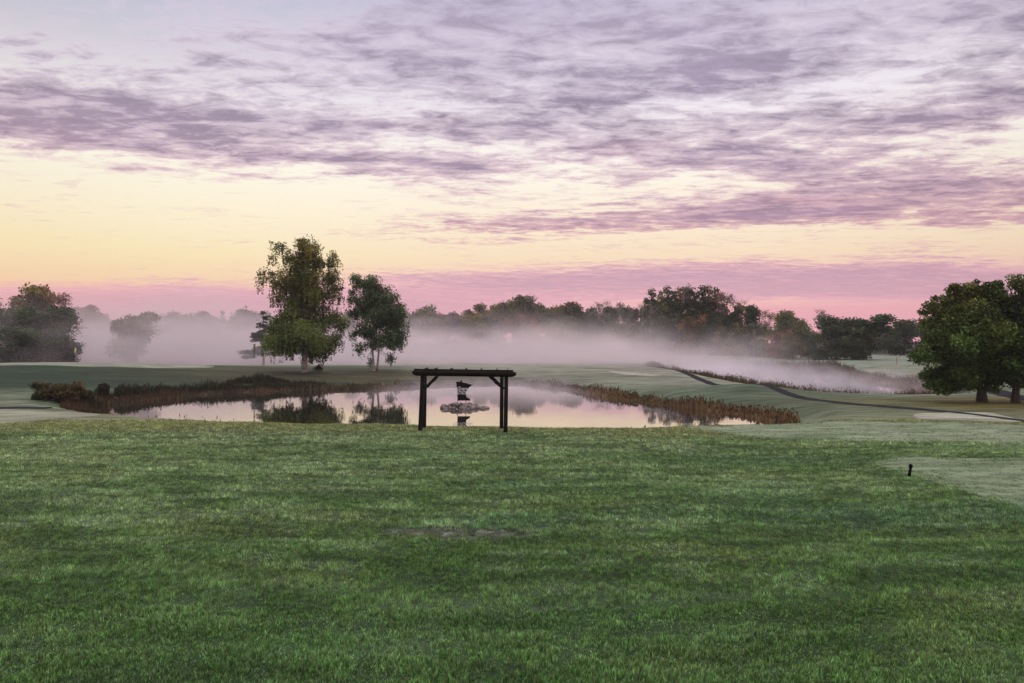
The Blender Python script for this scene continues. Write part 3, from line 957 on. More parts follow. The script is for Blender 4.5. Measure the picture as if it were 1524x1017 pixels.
# --- the misty pine beside the tall birch
D = 112.0
pz = []
rr_ = np.random.default_rng(41)
for k in range(10):
    zz = 1.7 + k * 0.68 + rr_.normal(0, .16); rad = max(0.35, 3.9 * (1 - (zz / 9.0) ** 1.0)) * rr_.uniform(.7, 1.1)
    for q in range(4):
        a = rr_.uniform(0, 6.28)
        pz.append((math.cos(a) * rad * .62, math.sin(a) * rad * .62, zz + 0.1 + rr_.normal(0, .2), rad * rr_.uniform(.25, .5) + .1, rad * .4 + .1, rr_.uniform(.08, .2)))
tree_obj('pine_tree', ground_pt(392, D), pz, 11000, 0.11, 0.17, wobble_trunk(8.2, 43, (0, 0), 0.006), M_BARK, (0.022, 0.030, 0.022),
         'small pine with flat layered boughs in the mist left of the tall birch', 'pine tree', clump_k=5, sig=0.24, limb_from=0.2, twigs=.6, flat=.5)


# --- kinds of distant trees: one prototype each, copied
def proto_lobes(kind, h, r):
    L = []
    if kind == 'round':
        for _ in range(11):
            a = r.uniform(0, 6.28); q = r.random() ** .6 * 0.27 * h
            L.append((math.cos(a) * q, math.sin(a) * q, h * r.uniform(.38, .84), h * r.uniform(.11, .17), h * r.uniform(.11, .17), h * r.uniform(.09, .14)))
    elif kind == 'oval':
        for _ in range(12):
            z = r.uniform(.22, .9); q = 0.17 * h * (1 - abs(z - .5)) * r.random() ** .5
            a = r.uniform(0, 6.28)
            L.append((math.cos(a) * q, math.sin(a) * q, h * z, h * r.uniform(.07, .12), h * r.uniform(.07, .12), h * r.uniform(.08, .12)))
    elif kind == 'poplar':
        for k in range(16):
            z = .25 + .72 * k / 15; q = 0.17 * h * (1.02 - z)
            a = r.uniform(0, 6.28); g = h * (.018 + .075 * (1.0 - z)) * r.uniform(.7, 1.3)
            L.append((math.cos(a) * q, math.sin(a) * q, h * z, g, g, h * r.uniform(.03, .055)))
    elif kind == 'bush':
        for _ in range(12):
            a = r.uniform(0, 6.28); q = r.random() ** .6 * 0.34 * h
            z = r.uniform(.14, .8)
            L.append((math.cos(a) * q, math.sin(a) * q, h * z, h * r.uniform(.13, .2), h * r.uniform(.13, .2), h * r.uniform(.11, .17)))
    elif kind == 'full':
        for _ in range(15):
            a = r.uniform(0, 6.28); z = r.uniform(.14, .86); q = r.random() ** .6 * 0.30 * h * (1.1 - abs(z - .45))
            L.append((math.cos(a) * q, math.sin(a) * q, h * z, h * r.uniform(.10, .16), h * r.uniform(.10, .16), h * r.uniform(.09, .13)))
    elif kind == 'spruce':
        for k in range(16):
            z = .12 + .84 * k / 15; q = 0.19 * h * (1 - z)
            for s in range(2):
                a = r.uniform(0, 6.28)
                L.append((math.cos(a) * q * .5, math.sin(a) * q * .5, h * z, q * .6 + .1, q * .6 + .1, h * .03))
    elif kind == 'bare':
        for _ in range(14):
            z = r.uniform(.45, .95); q = 0.20 * h * r.random() ** .5 * (1.25 - z) * 1.5
            a = r.uniform(0, 6.28)
            L.append((math.cos(a) * q, math.sin(a) * q, h * z, h * r.uniform(.05, .09), h * r.uniform(.05, .09), h * r.uniform(.06, .1)))
    return L


KIND = {  # name, leaves, leaf size, clump_k, sig, trunk r, bark, limb_from, category
    'round': ('broadleaf_tree', 6500, 0.27, 9, 0.27, 0.22, M_BARK, .3, 'tree'),
    'oval': ('broadleaf_tree', 5600, 0.26, 8, 0.27, 0.2, M_GREYBARK, .2, 'tree'),
    'poplar': ('poplar_tree', 3600, 0.23, 14, 0.25, 0.15, M_GREYBARK, .25, 'poplar'),
    'bush': ('shrub', 5600, 0.28, 9, 0.27, 0.14, M_BARK, .1, 'shrub'),
    'full': ('broadleaf_tree', 7000, 0.26, 9, 0.26, 0.2, M_BARK, .12, 'tree'),
    'spruce': ('spruce_tree', 6000, 0.20, 8, 0.24, 0.18, M_BARK, .1, 'spruce'),
    'bare': ('bare_tree', 900, 0.14, 16, 0.25, 0.13, M_GREYBARK, .3, 'bare tree'),
}
PROTO = {}
H0 = 12.0


def proto(kind, var):
    key = (kind, var)
    if key in PROTO:
        return PROTO[key]
    nm, nl, lf, ck, sg, br, bark, lfm, cat = KIND[kind]
    r = np.random.default_rng(1000 + var * 37 + sum(map(ord, kind)))
    L = proto_lobes(kind, H0, r)
    P, cols, C, li = build_crown(L, nl, lf, 0, ck, sg)
    tp = wobble_trunk(H0 * (.93 if kind in ('spruce', 'poplar', 'bare') else .75), 50 + var, (r.normal(0, .015), 0), .012)
    tm = trunk_mesh(br, tp, L, C, li, 1.0 if kind == 'bare' else .45, limb_from=lfm, twig_r=0.035 if kind == 'bare' else .025).mesh('trunk', bark, True)
    V, Q, cc = leaf_quads(P, lf, .1, cols)
    cm = np_mesh('crown', V, Q, cc, False, M_LEAF)
    PROTO[key] = (tm, cm)
    return PROTO[key]


TREES = []   # (root, px, kind, colour word, section, group)


def plant(kind, px, top, d, col, word, section, group, wf=1.0, var=None, label=None, name=None):
    """one tree: px and top = where its crown top shows, d = distance"""
    x, y, z = ground_pt(px, d)
    h = CZ - (top - HY) / F * d - z
    var = random.randrange(3) if var is None else var
    tm, cm = proto(kind, var)
    root = empty(name or KIND[kind][0], (x, y, z - .05), random.uniform(0, 6.28))
    s = h / H0
    root.scale = (s * wf, s * wf, s)
    link('trunk', tm, root)
    c = link('crown', cm, root); c.color = (*[v * random.uniform(.85, 1.15) for v in col], 1)
    tag(root, label, KIND[kind][8], group)
    TREES.append([root, px, kind, word, section, label])
    return root


GRN = (0.110, 0.150, 0.045); DRK = (0.050, 0.072, 0.025); OLV = (0.155, 0.140, 0.048); RST = (0.25, 0.13, 0.055); YEL = (0.25, 0.18, 0.055); GRY = (0.14, 0.115, 0.09)
WORD = {GRN: 'green', DRK: 'dark green', OLV: 'olive', RST: 'rust brown', YEL: 'yellowish', GRY: 'greyish'}


def P_(kind, px, top, d, col, section, group, wf=1.0, **k):
    return plant(kind, px, top, d, col, WORD[col], section, group, wf, **k)


WOOD = 'trees of the far wood'
A = 'between the smaller birch and the pergola beam'
A = 'above the pergola'
for a in [('oval', 607, 462, 232, RST, .9), ('round', 626, 449, 225, OLV, 1.0), ('round', 646, 460, 230, RST, .9), ('round', 668, 456, 228, GRY, .95), ('oval', 655, 468, 218, OLV, 1.3), ('round', 690, 468, 232, RST, .9),
          ('round', 702, 457, 224, RST, .9), ('round', 716, 461, 220, OLV, 1.1), ('oval', 721, 450, 232, OLV, 1.0), ('oval', 735, 454, 226, RST, 1.0), ('bare', 745, 448, 220, GRY, 1.0), ('bush', 700, 478, 212, OLV, 1.2),
          ('oval', 752, 447, 230, GRN, 1.0), ('round', 764, 435, 222, OLV, .95)]:
    P_(*a[:5], 'above the pergola', WOOD, a[5])
for a in [('bare', 784, 438, 222, GRY, 1.1), ('oval', 797, 450, 228, GRN, 1.1), ('round', 775, 460, 214, RST, 1.0), ('bush', 790, 472, 208, RST, 1.0), ('bare', 742, 482, 205, GRY, .7), ('round', 812, 452, 226, GRN, 1.0), ('round', 831, 444, 226, OLV, 1.0), ('oval', 848, 449, 228, RST, 1.0),
          ('bush', 826, 474, 204, YEL, .75), ('round', 843, 462, 216, GRN, 1.1), ('oval', 862, 453, 224, DRK, 1.1), ('round', 872, 458, 220, DRK, 1.1), ('bush', 855, 476, 207, OLV, 1.2), ('oval', 884, 452, 226, DRK, 1.0), ('bare', 779, 478, 203, GRY, .6)]:
    P_(*a[:5], 'just right of the pergola', WOOD, a[5])
for a in [('bare', 898, 446, 218, GRY, 1.1), ('oval', 905, 456, 222, DRK, 1.1), ('oval', 918, 454, 220, GRN, 1.1), ('bare', 922, 447, 214, GRY, .9), ('oval', 930, 452, 222, DRK, 1.1), ('bush', 912, 476, 206, OLV, 1.2), ('bare', 936, 455, 206, GRY, .8),
          ('bush', 885, 474, 208, DRK, 1.2)]:
    P_(*a[:5], "left of the far wood's tallest part", WOOD, a[5])
for a in [('oval', 946, 443, 214, DRK, 1.1), ('oval', 957, 440, 212, DRK, 1.0), ('poplar', 963, 439, 206, DRK, 1.3), ('poplar', 985, 432, 205, OLV, 1.3), ('poplar', 1003, 431, 204, DRK, 1.3), ('poplar', 1030, 432, 204, DRK, 1.3), ('poplar', 1047, 429, 204, DRK, 1.3), ('bare', 1026, 426, 205, GRY, .9), ('bare', 1068, 430, 203, RST, .9), ('poplar', 971, 436, 208, DRK, 1.5), ('oval', 980, 438, 214, DRK, 1.1), ('poplar', 994, 428, 208, DRK, 1.5), ('oval', 1003, 438, 214, DRK, 1.2), ('poplar', 1012, 428, 210, RST, 1.4),
          ('poplar', 1022, 427, 206, DRK, 1.4), ('round', 1020, 448, 204, GRN, 1.0), ('poplar', 1037, 431, 208, DRK, 1.4), ('oval', 1046, 446, 206, DRK, 1.2), ('poplar', 1055, 428, 206, RST, 1.5), ('poplar', 1064, 433, 206, OLV, 1.3), ('poplar', 1075, 433, 204, RST, 1.2), ('round', 1078, 449, 198, DRK, 1.0),
          ('bare', 1086, 434, 200, GRY, .9), ('bush', 965, 470, 198, DRK, 1.2), ('bush', 995, 468, 196, DRK, 1.2), ('bush', 1030, 468, 194, RST, 1.0), ('bush', 1055, 466, 192, DRK, 1.1), ('bush', 1082, 470, 188, OLV, 1.0), ('bare', 955, 446, 196, GRY, .7), ('bare', 968, 452, 194, GRY, .8)]:
    P_(a[0], a[1], a[2] + (11 if a[0] in ('oval', 'round') else random.uniform(-3, 5)), *a[3:5], "in the far wood's tallest part", WOOD, a[5] * (.80 if a[0] == 'poplar' else .85))
for a in [('oval', 1094, 452, 190, DRK, 1.0), ('bare', 1103, 444, 190, RST, .9), ('oval', 1117, 454, 182, DRK, 1.0), ('bush', 1108, 476, 178, OLV, 1.0), ('bare', 1133, 458, 180, RST, 1.0), ('bare', 1147, 462, 178, RST, 1.0), ('bush', 1128, 478, 172, DRK, 1.0), ('bush', 1143, 484, 168, GRN, 1.0),
          ('bare', 1122, 488, 160, GRY, .8), ('oval', 1168, 462, 168, YEL, 1.1), ('round', 1178, 459, 165, OLV, 1.0), ('oval', 1192, 472, 166, RST, 1.0), ('bush', 1160, 488, 158, RST, 1.0), ('bush', 1180, 494, 152, OLV, 1.0), ('bush', 1203, 490, 155, DRK, 1.0)]:
    P_(*a[:5], 'beyond the misty pond', WOOD, a[5])
RT = 'dark trees beyond the misty pond'
P_('full', 1238, 461, 150, DRK, '', RT, 1.25, label='round dark tree with a bare snag beside it, beyond the misty pond', var=0)
P_('full', 1268, 470, 148, DRK, '', RT, 1.25, label='low dark tree between the two round crowns beyond the misty pond', var=1)
P_('full', 1284, 458, 149, DRK, '', RT, 1.35, label='tallest dark round tree beyond the misty pond, beside the pale fairway', var=2)
P_('bare', 1221, 458, 152, GRY, '', RT, .8, label='thin leafless snag left of the round dark trees')
P_('bush', 1222, 493, 146, DRK, '', RT, 1.2, label='dark bush at the left foot of the round dark trees')
P_('bush', 1250, 496, 143, DRK, '', RT, 1.2, label='dark bush in front of the round dark trees, over the water')
P_('bush', 1276, 500, 141, DRK, '', RT, 1.0, label='small dark bush under the tallest round dark tree')
P_('full', 1346, 470, 190, DRK, '', RT, 1.5, label='wide dark tree standing alone left of the big maples', var=1)
P_('full', 1376, 476, 195, DRK, '', RT, 1.4, label='dark tree half hidden by the big maple', var=0)
P_('bush', 1318, 494, 230, DRK, '', RT, 1.3, label='far dark bush in the gap left of the lone wide tree')
P_('bush', 1303, 497, 245, OLV, '', RT, 1.3, label='far olive bush at the end of the pale fairway')
P_('oval', 1410, 462, 210, DRK, '', RT, 1.4, label='far dark tree behind the left boughs of the big maple')
# left side
LG = 'trees at the left edge'
P_('oval', 38, 421, 122, YEL, '', LG, 1.0, label='tall olive tree with glowing top at the left edge', var=0)  # yellowish crown colour stands in for low sun glow on the top
P_('oval', 64, 426, 124, YEL, '', LG, .95, label='olive tree with pointed warm top, right of the tallest at left edge', var=1)  # sunlit warmth of the tip put into the crown colour
P_('full', 18, 442, 116, DRK, '', LG, 1.1, label='dark broad tree at the left edge of the photo', var=2)
P_('spruce', -2, 440, 118, DRK, '', LG, 1.0, label='dark pointed tree cut by the left edge of the photo')
P_('full', 52, 450, 110, DRK, '', LG, 1.1, label='dark tree in front of the glowing tops at left', var=0)
P_('full', 84, 446, 112, DRK, '', LG, 1.0, label='dark tree at the right side of the left edge trees', var=1)
P_('bare', 97, 431, 116, RST, '', LG, 1.1, label='reddish half bare tree at the right end of the left trees')
P_('bush', 30, 482, 104, DRK, '', LG, 1.5, label='dark bush low in the left trees behind the green')
P_('bush', 70, 484, 104, DRK, '', LG, 1.5, label='dark bush below the left trees, nearer the flag')
P_('bush', 98, 490, 106, DRK, '', LG, 1.1, label='dark bush right beside the flag at left')
P_('bush', -8, 480, 104, DRK, '', LG, 1.5, label='dark bush cut by the left edge of the photo')
P_('full', 195, 452, 128, (OLV), '', 'trees in the mist at left', 1.15, label='lone round olive tree standing in the mist at left', var=2)
P_('full', 188, 468, 126, (OLV), '', 'trees in the mist at left', .85, label='lower olive tree in front of the lone misty tree', var=1)
MG = 'faint trees in the mist at left'
P_('round', 135, 451, 190, RST, '', MG, .9, label='rust brown tree rising from the mist between left trees and lone tree')
P_('round', 160, 463, 200, RST, '', MG, 1.0, label='faint brown tree just left of the lone misty tree')
for a in [('round', 118, 468, 205), ('round', 232, 465, 200), ('oval', 252, 462, 195), ('round', 268, 462, 200), ('oval', 288, 466, 215), ('oval', 304, 463, 218), ('round', 322, 464, 220), ('spruce', 331, 462, 222), ('spruce', 345, 464, 222), ('oval', 358, 460, 222),
          ('spruce', 366, 454, 220), ('oval', 380, 462, 222), ('oval', 398, 462, 224), ('oval', 520, 462, 228), ('oval', 590, 466, 228)]:
    P_(*a[:4], OLV, 'in the mist at left' if a[1] < 420 else 'between and beside the birches', MG, 1.1)

# labels for the trees of the far wood: kind, colour and place
NUM = ['leftmost', 'second from left', 'third from left', 'fourth from left', 'fifth from left', 'sixth from left', 'seventh from left', 'eighth from left', 'ninth from left', 'tenth from left', 'eleventh from left', 'twelfth from left']
CNT = {2: 'two', 3: 'three', 4: 'four', 5: 'five', 6: 'six', 7: 'seven', 8: 'eight', 9: 'nine', 10: 'ten', 11: 'eleven', 12: 'twelve', 13: 'thirteen'}
KW = {'round': 'round tree', 'full': 'full tree', 'oval': 'oval tree', 'poplar': 'tufted poplar', 'bush': 'bush', 'spruce': 'pointed conifer', 'bare': 'bare tree'}
bykey = {}
for t in TREES:
    if t[5] is None:
        bykey.setdefault((t[2], t[3], t[4]), []).append(t)
for (kind, word, sec), ts in bykey.items():
    ts.sort(key=lambda t: t[1])
    for i, t in enumerate(ts):
        if len(ts) == 1:
            t[0]['label'] = f'{word} {KW[kind]} {sec}' if kind != 'bare' else f'pale {KW[kind]} {sec}'
        else:
            w = word if kind != 'bare' else ('reddish' if word == 'rust brown' else 'pale')
            t[0]['label'] = f'{NUM[i] if i < len(ts) - 1 else "rightmost"} of {CNT[len(ts)]} {w} {KW[kind]}s {sec}'.replace('bushs', 'bushes')

# --- shrubs on the shore at left
SH = 'shrubs at the left corner of the pond'
for i, (px, d, h, c, lab) in enumerate([(62, 52.0, 1.35, (0.060, 0.060, 0.020), 'low dark shrub at the left end of the shore thicket'), (84, 51.5, 1.75, (0.085, 0.065, 0.022), 'olive shrub in the thicket, right of its low left end'),
                                        (104, 51.5, 1.7, (0.10, 0.065, 0.022), 'tallest brownish shrub of the thicket by the left pond corner'), (128, 53, 1.25, (0.050, 0.050, 0.020), 'dark green shrub right of the tallest in the thicket'), (152, 57, 1.0, (0.040, 0.042, 0.018), 'dark shrub where the thicket meets the brown reeds')]):
    x = (px - CX) / F * d
    L = proto_lobes('bush', h, np.random.default_rng(600 + i))
    L = [(a * 1.5, b * 1.3, c_, d_ * 1.4, e_ * 1.2, f_) for a, b, c_, d_, e_, f_ in L]
    tree_obj('shrub', (x, d, T1(x, d) - .05), L, 4500, 0.065, 0.05, wobble_trunk(h * .6, 700 + i), M_BARK, c, lab, 'shrub', SH, clump_k=14, sig=.25, limb_from=.05, twig_r=.012)
reeds('rushes', [(-31.2, 56), (-30.6, 59), (-28.4, 63.6), (-25, 67.2), (-22.3, 69.4), (-18, 71.6)], 1.3, 80, 0.35, 1.1, [(0.032, 0.038, 0.016), (0.05, 0.045, 0.02)], 'dark rushes behind the brown reeds along the left bank', 'rushes', leafw=.03, heads=.15)
reeds('rushes', [(-27.2, 70.6), (-25.4, 71.4), (-23.6, 72.2), (-22.0, 72.4)], 1.5, 60, 0.2, 1.35, [(0.028, 0.032, 0.015), (0.04, 0.038, 0.018)], 'taller dark rushes left of the tall birch on the bank', 'rushes', leafw=.03, heads=0)
x = (473 - CX) / F * 88
tree_obj('shrub', (x, 88, T1(x, 88) - .03), [(0, 0, .35, .45, .4, .3), (.25, .1, .3, .3, .3, .25)], 1200, 0.05, 0.03, wobble_trunk(.4, 801), M_BARK, (0.04, 0.045, 0.02), 'tiny dark bush just right of the tall birch trunk', 'shrub', clump_k=12, sig=.25, twig_r=.01)
x = 39.4
tree_obj('shrub', (x, 65.0, T1(x, 65) - .05), [(-.5, 0, .6, 1.0, .9, .5), (.5, .1, .55, .9, .8, .45), (0, 0, .9, .7, .7, .4), (-1.3, 0, .45, .7, .7, .35)], 5000, 0.06, 0.05, wobble_trunk(.7, 805), M_BARK, (0.05, 0.045, 0.016), 'dark brushy shrub at the right tip of the misty pond', 'shrub', clump_k=16, sig=.25, twig_r=.012)

# ------------------------------------------------------------------ pergola
def build_pergola():
    k = 30.5 / F
    xl, xr = -3.79, -0.266
    root = empty('pergola', ((xl + xr) / 2, 31.4, T1((xl + xr) / 2, 31.4)))
    tag(root, 'dark timber pergola with braced posts standing on the lawn before the pond', 'pergola')
    ox, oy, oz = root.location
    yF, yR = 30.5 - oy, 32.3 - oy
    top = 2.40 - oz

    def post(x0, y0, x1, wid):
        gz = T1(x0 + ox, y0 + oy) - oz
        m = MB()
        V = []
        for (xx, zz, s) in ((x0, gz - .1, wid * 1.06), (x1, top + .02, wid)):
            for sx, sy in ((-1, -1), (1, -1), (1, 1), (-1, 1)):
                V.append((xx + sx * s / 2, y0 + sy * s / 2, zz))
        m.add(V, [[0, 3, 2, 1], [4, 5, 6, 7], [0, 1, 5, 4], [1, 2, 6, 5], [2, 3, 7, 6], [3, 0, 4, 7]])
        o = m.build('post', M_WOOD, root)
        bv = o.modifiers.new('edge', 'BEVEL'); bv.width = 0.012; bv.segments = 2
    fl, fr = xl - ox, xr - ox
    rl, rr = -3.845 - ox, -0.46 - ox
    post(fl, yF, fl + 0.11, .165); post(fr, yF, fr + 0.03, .16)
    post(rl, yR, rl + 0.04, .16); post(rr, yR, rr + 0.02, .16)

    def beam(x0, x1, y, z0, z1, h=.205, w=.10):
        m = MB()
        c = 0.16
        prof_ = [(x0, 0.07), (x0, h), (x1, h), (x1, 0.07), (x1 - c, 0.0), (x0 + c, 0.0)]
        V = []
        for yy in (y - w / 2, y + w / 2):
            for (xx, zz) in prof_:
                t = (xx - x0) / (x1 - x0)
                V.append((xx, yy, z0 + (z1 - z0) * t + zz))
        n = len(prof_)
        Q = [[i, (i + 1) % n, n + (i + 1) % n, n + i] for i in range(n)]
        m.add(V, Q, [[0, 5, 4], [0, 4, 3], [0, 3, 2], [0, 2, 1], [6, 10, 11], [6, 9, 10], [6, 8, 9], [6, 7, 8]])
        m.build('beam', M_WOOD, root)
    beam((612.5 - CX) * k - ox + 0.05, (768 - CX) * k - ox, yF - .135, top + 0.0, top - 0.06)
    beam((612.5 - CX) * k * 1.06 - ox + .1, (764 - CX) * k * 1.06 - ox, yR + .135, top + 0.0, top - 0.06)
    for px in (630, 645, 669, 692, 716, 740, 757):
        m = MB(); xx = (px - CX) * k - ox
        zz = top + .205 + .026 - 0.06 * (px - 612) / 156 + .003
        m.box((xx - .05, (yF + yR) / 2, zz), (.05, 2.3, .055), bev=.008)
        m.build('slat', M_WOOD, root)

    def brace(px0, y, sx):
        """stepped knee brace between post and beam"""
        m = MB()
        n = 5; a = np.array([px0, top - .56]); b = np.array([px0 + sx * .56, top - .01])
        steps = [(0, .02), (.0, -.05)]
        o_ = []; i_ = []
        nrm = np.array([sx * .707, -.707])
        for q in range(n + 1):
            p = a + (b - a) * q / n
            o_.append(p - nrm * .055)
        for q in range(n):
            p = a + (b - a) * q / n; p2 = a + (b - a) * (q + 1) / n
            i_.append(p + nrm * (.05 + .02 * (q % 2))); i_.append(p2 + nrm * (.05 + .02 * (q % 2)))
        V = []; w = .09
        pts = []
        for q in range(n):
            quad = [o_[q], o_[q + 1], i_[2 * q + 1], i_[2 * q]]
            b0 = len(V)
            for yy in (y - w / 2, y + w / 2):
                for p in quad: V.append((p[0], yy, p[1]))
            pts += [[b0 + i for i in f] for f in ([0, 1, 2, 3], [7, 6, 5, 4], [0, 4, 5, 1], [1, 5, 6, 2], [2, 6, 7, 3], [3, 7, 4, 0])]
        m.add(V, pts)
        m.build('brace', M_WOOD, root)
    brace(fl + .17, yF, 1); brace(fr - .06, yF, -1)
    brace(rl + .12, yR, 1); brace(rr - .06, yR, -1)


build_pergola()


# ------------------------------------------------------------------ rock island with the state shaped sign
def rock_mesh(name, s, seed):
    r = np.random.default_rng(seed)
    import bmesh
    bm = bmesh.new(); bmesh.ops.create_icosphere(bm, subdivisions=3, radius=1.0)
    offs = r.normal(size=(7, 3)); offs /= np.linalg.norm(offs, axis=1, keepdims=True)
    cut = r.uniform(.62, .95, 7)
    for v in bm.verts:
        p = np.array(v.co)
        for o, c in zip(offs, cut):
            dd = p @ o - c
            if dd > 0: p = p - o * dd * .85
        q = 1 + .07 * math.sin(p[0] * 5 + seed) * math.sin(p[1] * 4.3 + seed * 2) + .05 * math.sin(p[2] * 7 + seed)
        p = p * q * np.array(s)
        v.co = p
    me = bpy.data.meshes.new(name); bm.to_mesh(me); bm.free()
    me.polygons.foreach_set('use_smooth', np.ones(len(me.polygons), bool))
    me.materials.append(M_ROCK)
    return me


ISX, ISY = (691 - CX) / F * 51.3, 51.3
ROCKS = [rock_mesh('rock', (random.uniform(.20, .30), random.uniform(.18, .27), random.uniform(.12, .17)), i) for i in range(6)]
rr_ = np.random.default_rng(77)
RG = 'boulders of the small rock island'
spots = []
for i in range(44):
    layer = 0 if i < 26 else (1 if i < 38 else 2)
    for _ in range(40):
        a = rr_.uniform(0, 6.28); q = math.sqrt(rr_.random())
        sx, sy = ((1.92, .62), (1.45, .4), (.8, .22))[layer]
        x = math.cos(a) * q * sx - (.35 if layer == 2 else .1 * layer); y = math.sin(a) * q * sy
        if all((x - u) ** 2 + (y - v) ** 2 > .23 ** 2 or l != layer for u, v, l in spots): break
    spots.append((x, y, layer))
    o = link('rock', ROCKS[i % 6])
    sc = rr_.uniform(.75, 1.12) * (0.8 if abs(x) > 1.5 else 1)
    o.location = (ISX + x, ISY + y, WZ + (.03, .15, .26)[layer] + rr_.normal(0, .02))
    o.rotation_euler = (rr_.normal(0, .2), rr_.normal(0, .2), rr_.uniform(0, 6.28)); o.scale = (sc, sc, sc)
    tag(o, ('rounded boulder at the waterline of the small rock island', 'rounded boulder resting on the lower boulders of the rock island', 'boulder on top of the rock island below the sign')[layer], 'rock', (RG + ' at the water', RG + ' above the first ring', RG + ' on top')[layer])


def text_mesh(body, size, shear, ext, name):
    cu = bpy.data.curves.new(name, 'FONT'); cu.body = body; cu.size = size; cu.shear = shear; cu.extrude = ext; cu.align_x = 'CENTER'; cu.offset = size * .004
    o = bpy.data.objects.new(name, cu); COL.objects.link(o)
    dg = bpy.context.evaluated_depsgraph_get(); dg.update()
    me = bpy.data.meshes.new_from_object(o.evaluated_get(dg))
    bpy.data.objects.remove(o); bpy.data.curves.remove(cu)
    me.name = name
    me.materials.clear(); me.materials.append(M_PALE)
    return me


def build_sign():
    k = 51.3 / F / 11.3
    root = empty('sign', (ISX, ISY - .1, WZ + .15))
    tag(root, 'dark state shaped steel sign with pale lettering on the rock island', 'sign')
    ox, oy, oz = root.location
    pts = [(440, 205), (512, 205), (517, 180), (534, 180), (542, 213), (570, 222), (600, 224), (640, 238), (680, 252), (727, 250), (692, 275), (655, 312), (634, 338), (614, 366), (606, 395), (608, 425),
           (612, 458), (640, 478), (668, 492), (678, 522), (464, 524), (461, 440), (457, 380), (452, 300), (446, 255)]
    P = [((640 + X / 11.3 - CX) / F * 51.3 - ox, CZ - (550 + Y / 11.3 - HY) / F * 51.3 - oz) for X, Y in pts]
    n = len(P); th = .012
    V = [(x, -th, z) for x, z in P] + [(x, th, z) for x, z in P]
    me = bpy.data.meshes.new('panel')
    me.from_pydata(V, [], [list(range(n)), list(range(2 * n - 1, n - 1, -1))] + [[i, n + i, n + (i + 1) % n, (i + 1) % n] for i in range(n)])
    me.update(); me.materials.append(M_STEEL)
    import bmesh
    bm = bmesh.new(); bm.from_mesh(me); bmesh.ops.recalc_face_normals(bm, faces=bm.faces); bm.to_mesh(me); bm.free()
    link('panel', me, root)
    for X in (467, 604):
        m = MB(); x = (640 + X / 11.3 - CX) / F * 51.3 - ox
        m.tube([(x, .03, -.1), (x, .03, P[20][1] + .5)], .022, 8)
        m.build('post', M_RUST, root)
    cx = (640 + 552 / 11.3 - CX) / F * 51.3 - ox
    zb = CZ - (550 + 418 / 11.3 - HY) / F * 51.3 - oz
    t = link('lettering', text_mesh('GRAND', .245, .35, .006, 'lettering'), root, (cx, -.022, zb + .275)); t.rotation_euler = (R(90), 0, 0); t.scale = (1.0, 1.08, 1)
    t.data = text_mesh('Grand', .34, .35, .006, 'lettering')
    cx2 = (640 + 560 / 11.3 - CX) / F * 51.3 - ox
    t2_ = link('lettering', text_mesh('NATIONAL', .30, 0, .006, 'lettering'), root, (cx2, -.022, zb)); t2_.rotation_euler = (R(90), 0, 0); t2_.scale = (.93, 1.1, 1)


build_sign()

# ------------------------------------------------------------------ small golf things
gx, gy = ground_pt(113, 88)[:2]
fl = empty('golf_flag', (gx, gy, T1(gx, gy) + .03)); tag(fl, 'limp yellow flag on a thin pole on the left putting green', 'golf flag')
m = MB(); m.tube([(0, 0, 0), (0, 0, 1.95)], .02, 8); m.build('pole', M_WHITE, fl)
m = MB(); V = []; nn = 7
for a in range(nn):
    t = a / (nn - 1)
    for b_ in range(5):
        u = b_ / 4
        wx = .03 + u * .22 * (.55 + .45 * t); wy = .06 * math.sin(u * 7 + t * 2)
        V.append((-wx, wy, 1.93 - t * .55 - u * .12))
Q = [[a * 5 + b_, a * 5 + b_ + 1, a * 5 + 5 + b_ + 1, a * 5 + 5 + b_] for a in range(nn - 1) for b_ in range(4)]
m.add(V, Q); o = m.build('flag', M_YELLOW, fl, True)
sd = o.modifiers.new('thick', 'SOLIDIFY'); sd.thickness = .006

gx, gy = G(1355, 710)
tm = empty('tee_marker', (gx, gy, T1(gx, gy) + .02)); tag(tm, 'short leaning black marker post at the edge of the frosted tee box', 'tee marker')
m = MB(); m.tube([(-.02, 0, -.03), (-.018, 0, .06), (0, 0, .14), (.012, 0, .22)], [.042, .036, .032, .034], 10); m.build('post', M_STEEL, tm, True)
m = MB(); m.tube([(.008, 0, .2), (.012, 0, .225), (.014, 0, .265), (.03, 0, .285)], [.036, .05, .046, .022], 10)
m.tube([(-.005, 0, .235), (-.04, 0, .25)], [.018, .012], 6); m.build('head', M_STEEL, tm, True)

gx, gy = (1334.7 - CX) / F * 112, 112
st = empty('distance_stake', (gx, gy, T1(gx, gy))); tag(st, 'thin reddish stake on the frosted ground beyond the misty pond', 'stake')
m = MB(); m.box((0, 0, .62), (.07, .07, 1.25), bev=.01); m.build('stake', M_RED, st)
m = MB(); m.box((0, 0, 1.3), (.085, .085, .1), bev=.012); m.build('cap', M_WHITE, st)


